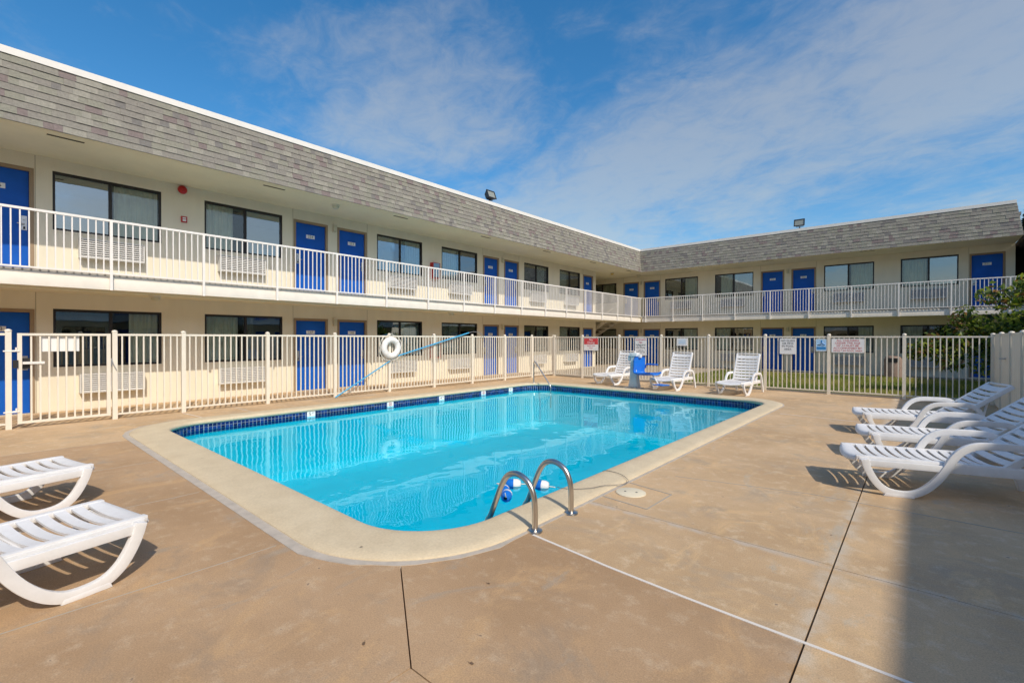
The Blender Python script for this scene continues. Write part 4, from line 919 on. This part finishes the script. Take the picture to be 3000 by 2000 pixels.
# ------------------------------------------------------------------ fittings on the buildings
def lw_pt(u, n, z): return (-13.3 + n, u, z)
def flood(label, loc, rz, tilt):
    t = thing('floodlight', label, 'floodlight', loc, rz, 'floodlights on the roof edge')
    M4 = Matrix.Translation((0, 0, .24)) @ Matrix.Rotation(tilt, 4, 'X')
    b = B(); vs = [M4 @ Vector(p) for p in ((-.20, -.09, -.15), (.20, -.09, -.15), (.20, -.09, .15), (-.20, -.09, .15), (-.13, .10, -.09), (.13, .10, -.09), (.13, .10, .10), (-.13, .10, .10))]
    b.add(vs, [(0, 3, 7, 4), (1, 5, 6, 2), (0, 4, 5, 1), (3, 2, 6, 7), (4, 7, 6, 5)])
    b.box(-.21, .21, -.115, -.09, -.16, -.125, 0, M4); b.box(-.21, .21, -.115, -.09, .125, .16, 0, M4); b.box(-.21, -.175, -.115, -.09, -.125, .125, 0, M4); b.box(.175, .21, -.115, -.09, -.125, .125, 0, M4); b.obj('housing', BLACKM, t)
    B().box(-.175, .175, -.098, -.092, -.125, .125, 0, M4).obj('lens', LENS, t)
    b = B(); b.box(-.02, .02, -.02, .02, 0, .10); b.tube([(-.14, 0, .20), (-.14, 0, .09), (.14, 0, .09), (.14, 0, .20)], .012, 6); b.box(-.08, .08, -.06, .06, -.001, .02); b.obj('bracket', BLACKM, t)
flood('black floodlight tilted down on the roof edge of the left wing', (-13.3 + 1.5, 12.3, ZCAP), R(90), R(-22))
flood('black floodlight on the roof edge of the far wing', (-4.07, V0 - 1.5, ZCAP), 0, R(-12))
b = B(); b.lathe([(.0, .075), (.045, .07), (.085, .045), (.10, .0)], n=18, axis='x'); b.box(-.02, .0, -.06, .06, -.06, .06)
tag(b.obj('alarm_bell', RED, None, lw_pt(3.27, .022, 5.03)), 'round red alarm bell high on the left wing wall between two windows', 'alarm bell')
b = B(); b.box(0, .04, -.06, .06, -.07, .07); b.box(.04, .05, -.035, .035, -.045, .0, 1); b.box(.04, .05, -.035, .035, .015, .045, 1)
tag(b.obj('fire_alarm_pull', [RED, PLATE], None, lw_pt(3.30, .001, 4.33)), 'small red fire alarm pull box below the red bell', 'alarm box')
def exting(label, u, z):
    t = thing('fire_extinguisher_cabinet', label, 'extinguisher cabinet', lw_pt(u, 0, z), 0, 'fire extinguisher cabinets on the left wing')
    b = B(); b.box(.0, .18, -.16, -.145, 0, .56); b.box(.0, .18, .145, .16, 0, .56); b.box(0, .18, -.145, .145, .545, .56); b.box(0, .18, -.145, .145, 0, .015); b.box(0, .01, -.145, .145, .015, .545); b.obj('cabinet', RED, t)
    B().box(.165, .170, -.144, .144, .05, .544).obj('door_pane', GLASS, t)
    b = B(); b.lathe([(.0, .02), (.055, .02), (.06, .04), (.06, .36), (.04, .41), (.018, .43), (.018, .47), (0, .47)], (.09, 0, 0), 14); b.tube([(.09, .0, .46), (.09, .07, .48)], .01, 6); b.obj('extinguisher', RED, t)
exting('upper red fire extinguisher cabinet on the balcony wall of the left wing', 10.94, 3.66)
exting('lower red fire extinguisher cabinet on the ground floor wall of the left wing', 10.95, .80)
def wlamp(label, loc, rz):
    t = thing('wall_lamp', label, 'wall lamp', loc, rz, 'wall lamps between paired doors')
    B().box(-.055, .055, -.04, 0, -.12, .12).obj('back_box', DFRAME if False else FENCEP, t)
    B().box(-.05, .05, -.10, -.041, -.115, .08).obj('shade', LAMPG, t, bevel=.01)
    B().box(-.058, .058, -.11, -.041, .082, .115).obj('hood', FENCEP, t)
for z, fl2 in ((4.80, 'upper'), (1.98, 'lower')):
    for u, wh in ((-.38, 'by the leftmost doors'), (7.11, 'between the doors before the life ring'), (14.62, 'between the doors past the extinguisher')):
        wlamp('%s cream wall lamp on the left wing %s' % (fl2, wh), lw_pt(u, 0, z), R(90))
    for u, wh in ((-12.36, 'between the doors near the inside corner'), (-4.80, 'between the doors in its middle')):
        wlamp('%s cream wall lamp on the far wing %s' % (fl2, wh), (u, V0, z - .02), 0)
def clamp_(label, loc, m=LAMPG):
    t = thing('ceiling_lamp', label, 'ceiling lamp', loc, 0, 'ceiling lamps under the soffits')
    B().lathe([(.11, 0), (.11, -.03), (.06, -.035)], n=16).obj('base', FENCEP, t); B().lathe([(.09, -.03), (.085, -.08), (.05, -.11), (0, -.115)], n=16).obj('globe', m, t)
clamp_('round soffit lamp near door 254 of the left wing', (-12.05, 6.5, ZM0 - .0145)); clamp_('yellow soffit lamp at the inside corner of the court', (-12.85, 23.2, ZM0 - .0145), mat('lamp_yellow', (.62, .42, .08), .4)); clamp_('round lamp under the balcony above the first left window', (-12.6, 2.6, 2.419)); clamp_('round lamp under the balcony above the life ring', (-12.6, 11.2, 2.419))
clamp_('round soffit lamp above door 225 of the far wing', (-12.2, 25.1, ZM0 - .0145))
b = B(); b.lathe([(.0, .86), (.12, .88), (.24, .84), (.29, .74), (.30, .70), (.29, .10), (.27, 0)], n=20)
b.box(-.16, .16, -.305, -.28, .62, .78, 1)
tag(b.obj('trash_can', [BIN, INK], None, (-.80, 24.75, -.054)), 'stone coloured round trash can against the far wing wall', 'trash can')
# a few fallen leaves on the deck and coping
lfm = []
for k in range(3):
    b = B(); b.add([(-.022, 0, .002), (-.006, .010, .010), (.014, .008, .004), (.026, 0, .012), (.012, -.009, .004), (-.008, -.010, .007)], [(0, 1, 5), (1, 2, 4, 5), (2, 3, 4)]); b.tube([(-.022, 0, .002), (-.036, .004, .004)], .0014, 5); lfm.append(b.mesh('fallen_leaf', mat('dead_leaf', (.15, .095, .055), .8), fix=False))
for i, (x, y, z, s, lb) in enumerate(((-1.98, 2.06, .0, .9, 'brown fallen leaf on the deck just right of the ladder base corner'), (-1.55, 1.5, 0, 1.0, 'brown fallen leaf on the deck in the middle foreground'), (-2.05, 1.25, 0, 1.2, 'curled brown leaf on the deck at the bottom centre'), (-.85, 1.45, 0, 1.1, 'grey fallen leaf near the bottom right joint'), (-2.95, 1.78, .034, .8, 'brown leaf lying on the coping at the near pool corner'), (.55, 4.6, 0, .9, 'dark fallen leaf on the shaded deck at the right'), (-6.6, 1.82, .034, .8, 'tiny leaf on the coping along the near left edge'), (-.5, 4.3, 0, .8, 'small leaf beside the long dark joint'))):
    o = link('fallen_leaf', lfm[i % 3], None, (x, y, z), rnd.uniform(0, 6)); o.scale = (s * .62,) * 3; tag(o, lb, 'leaf', 'fallen leaves on the deck')
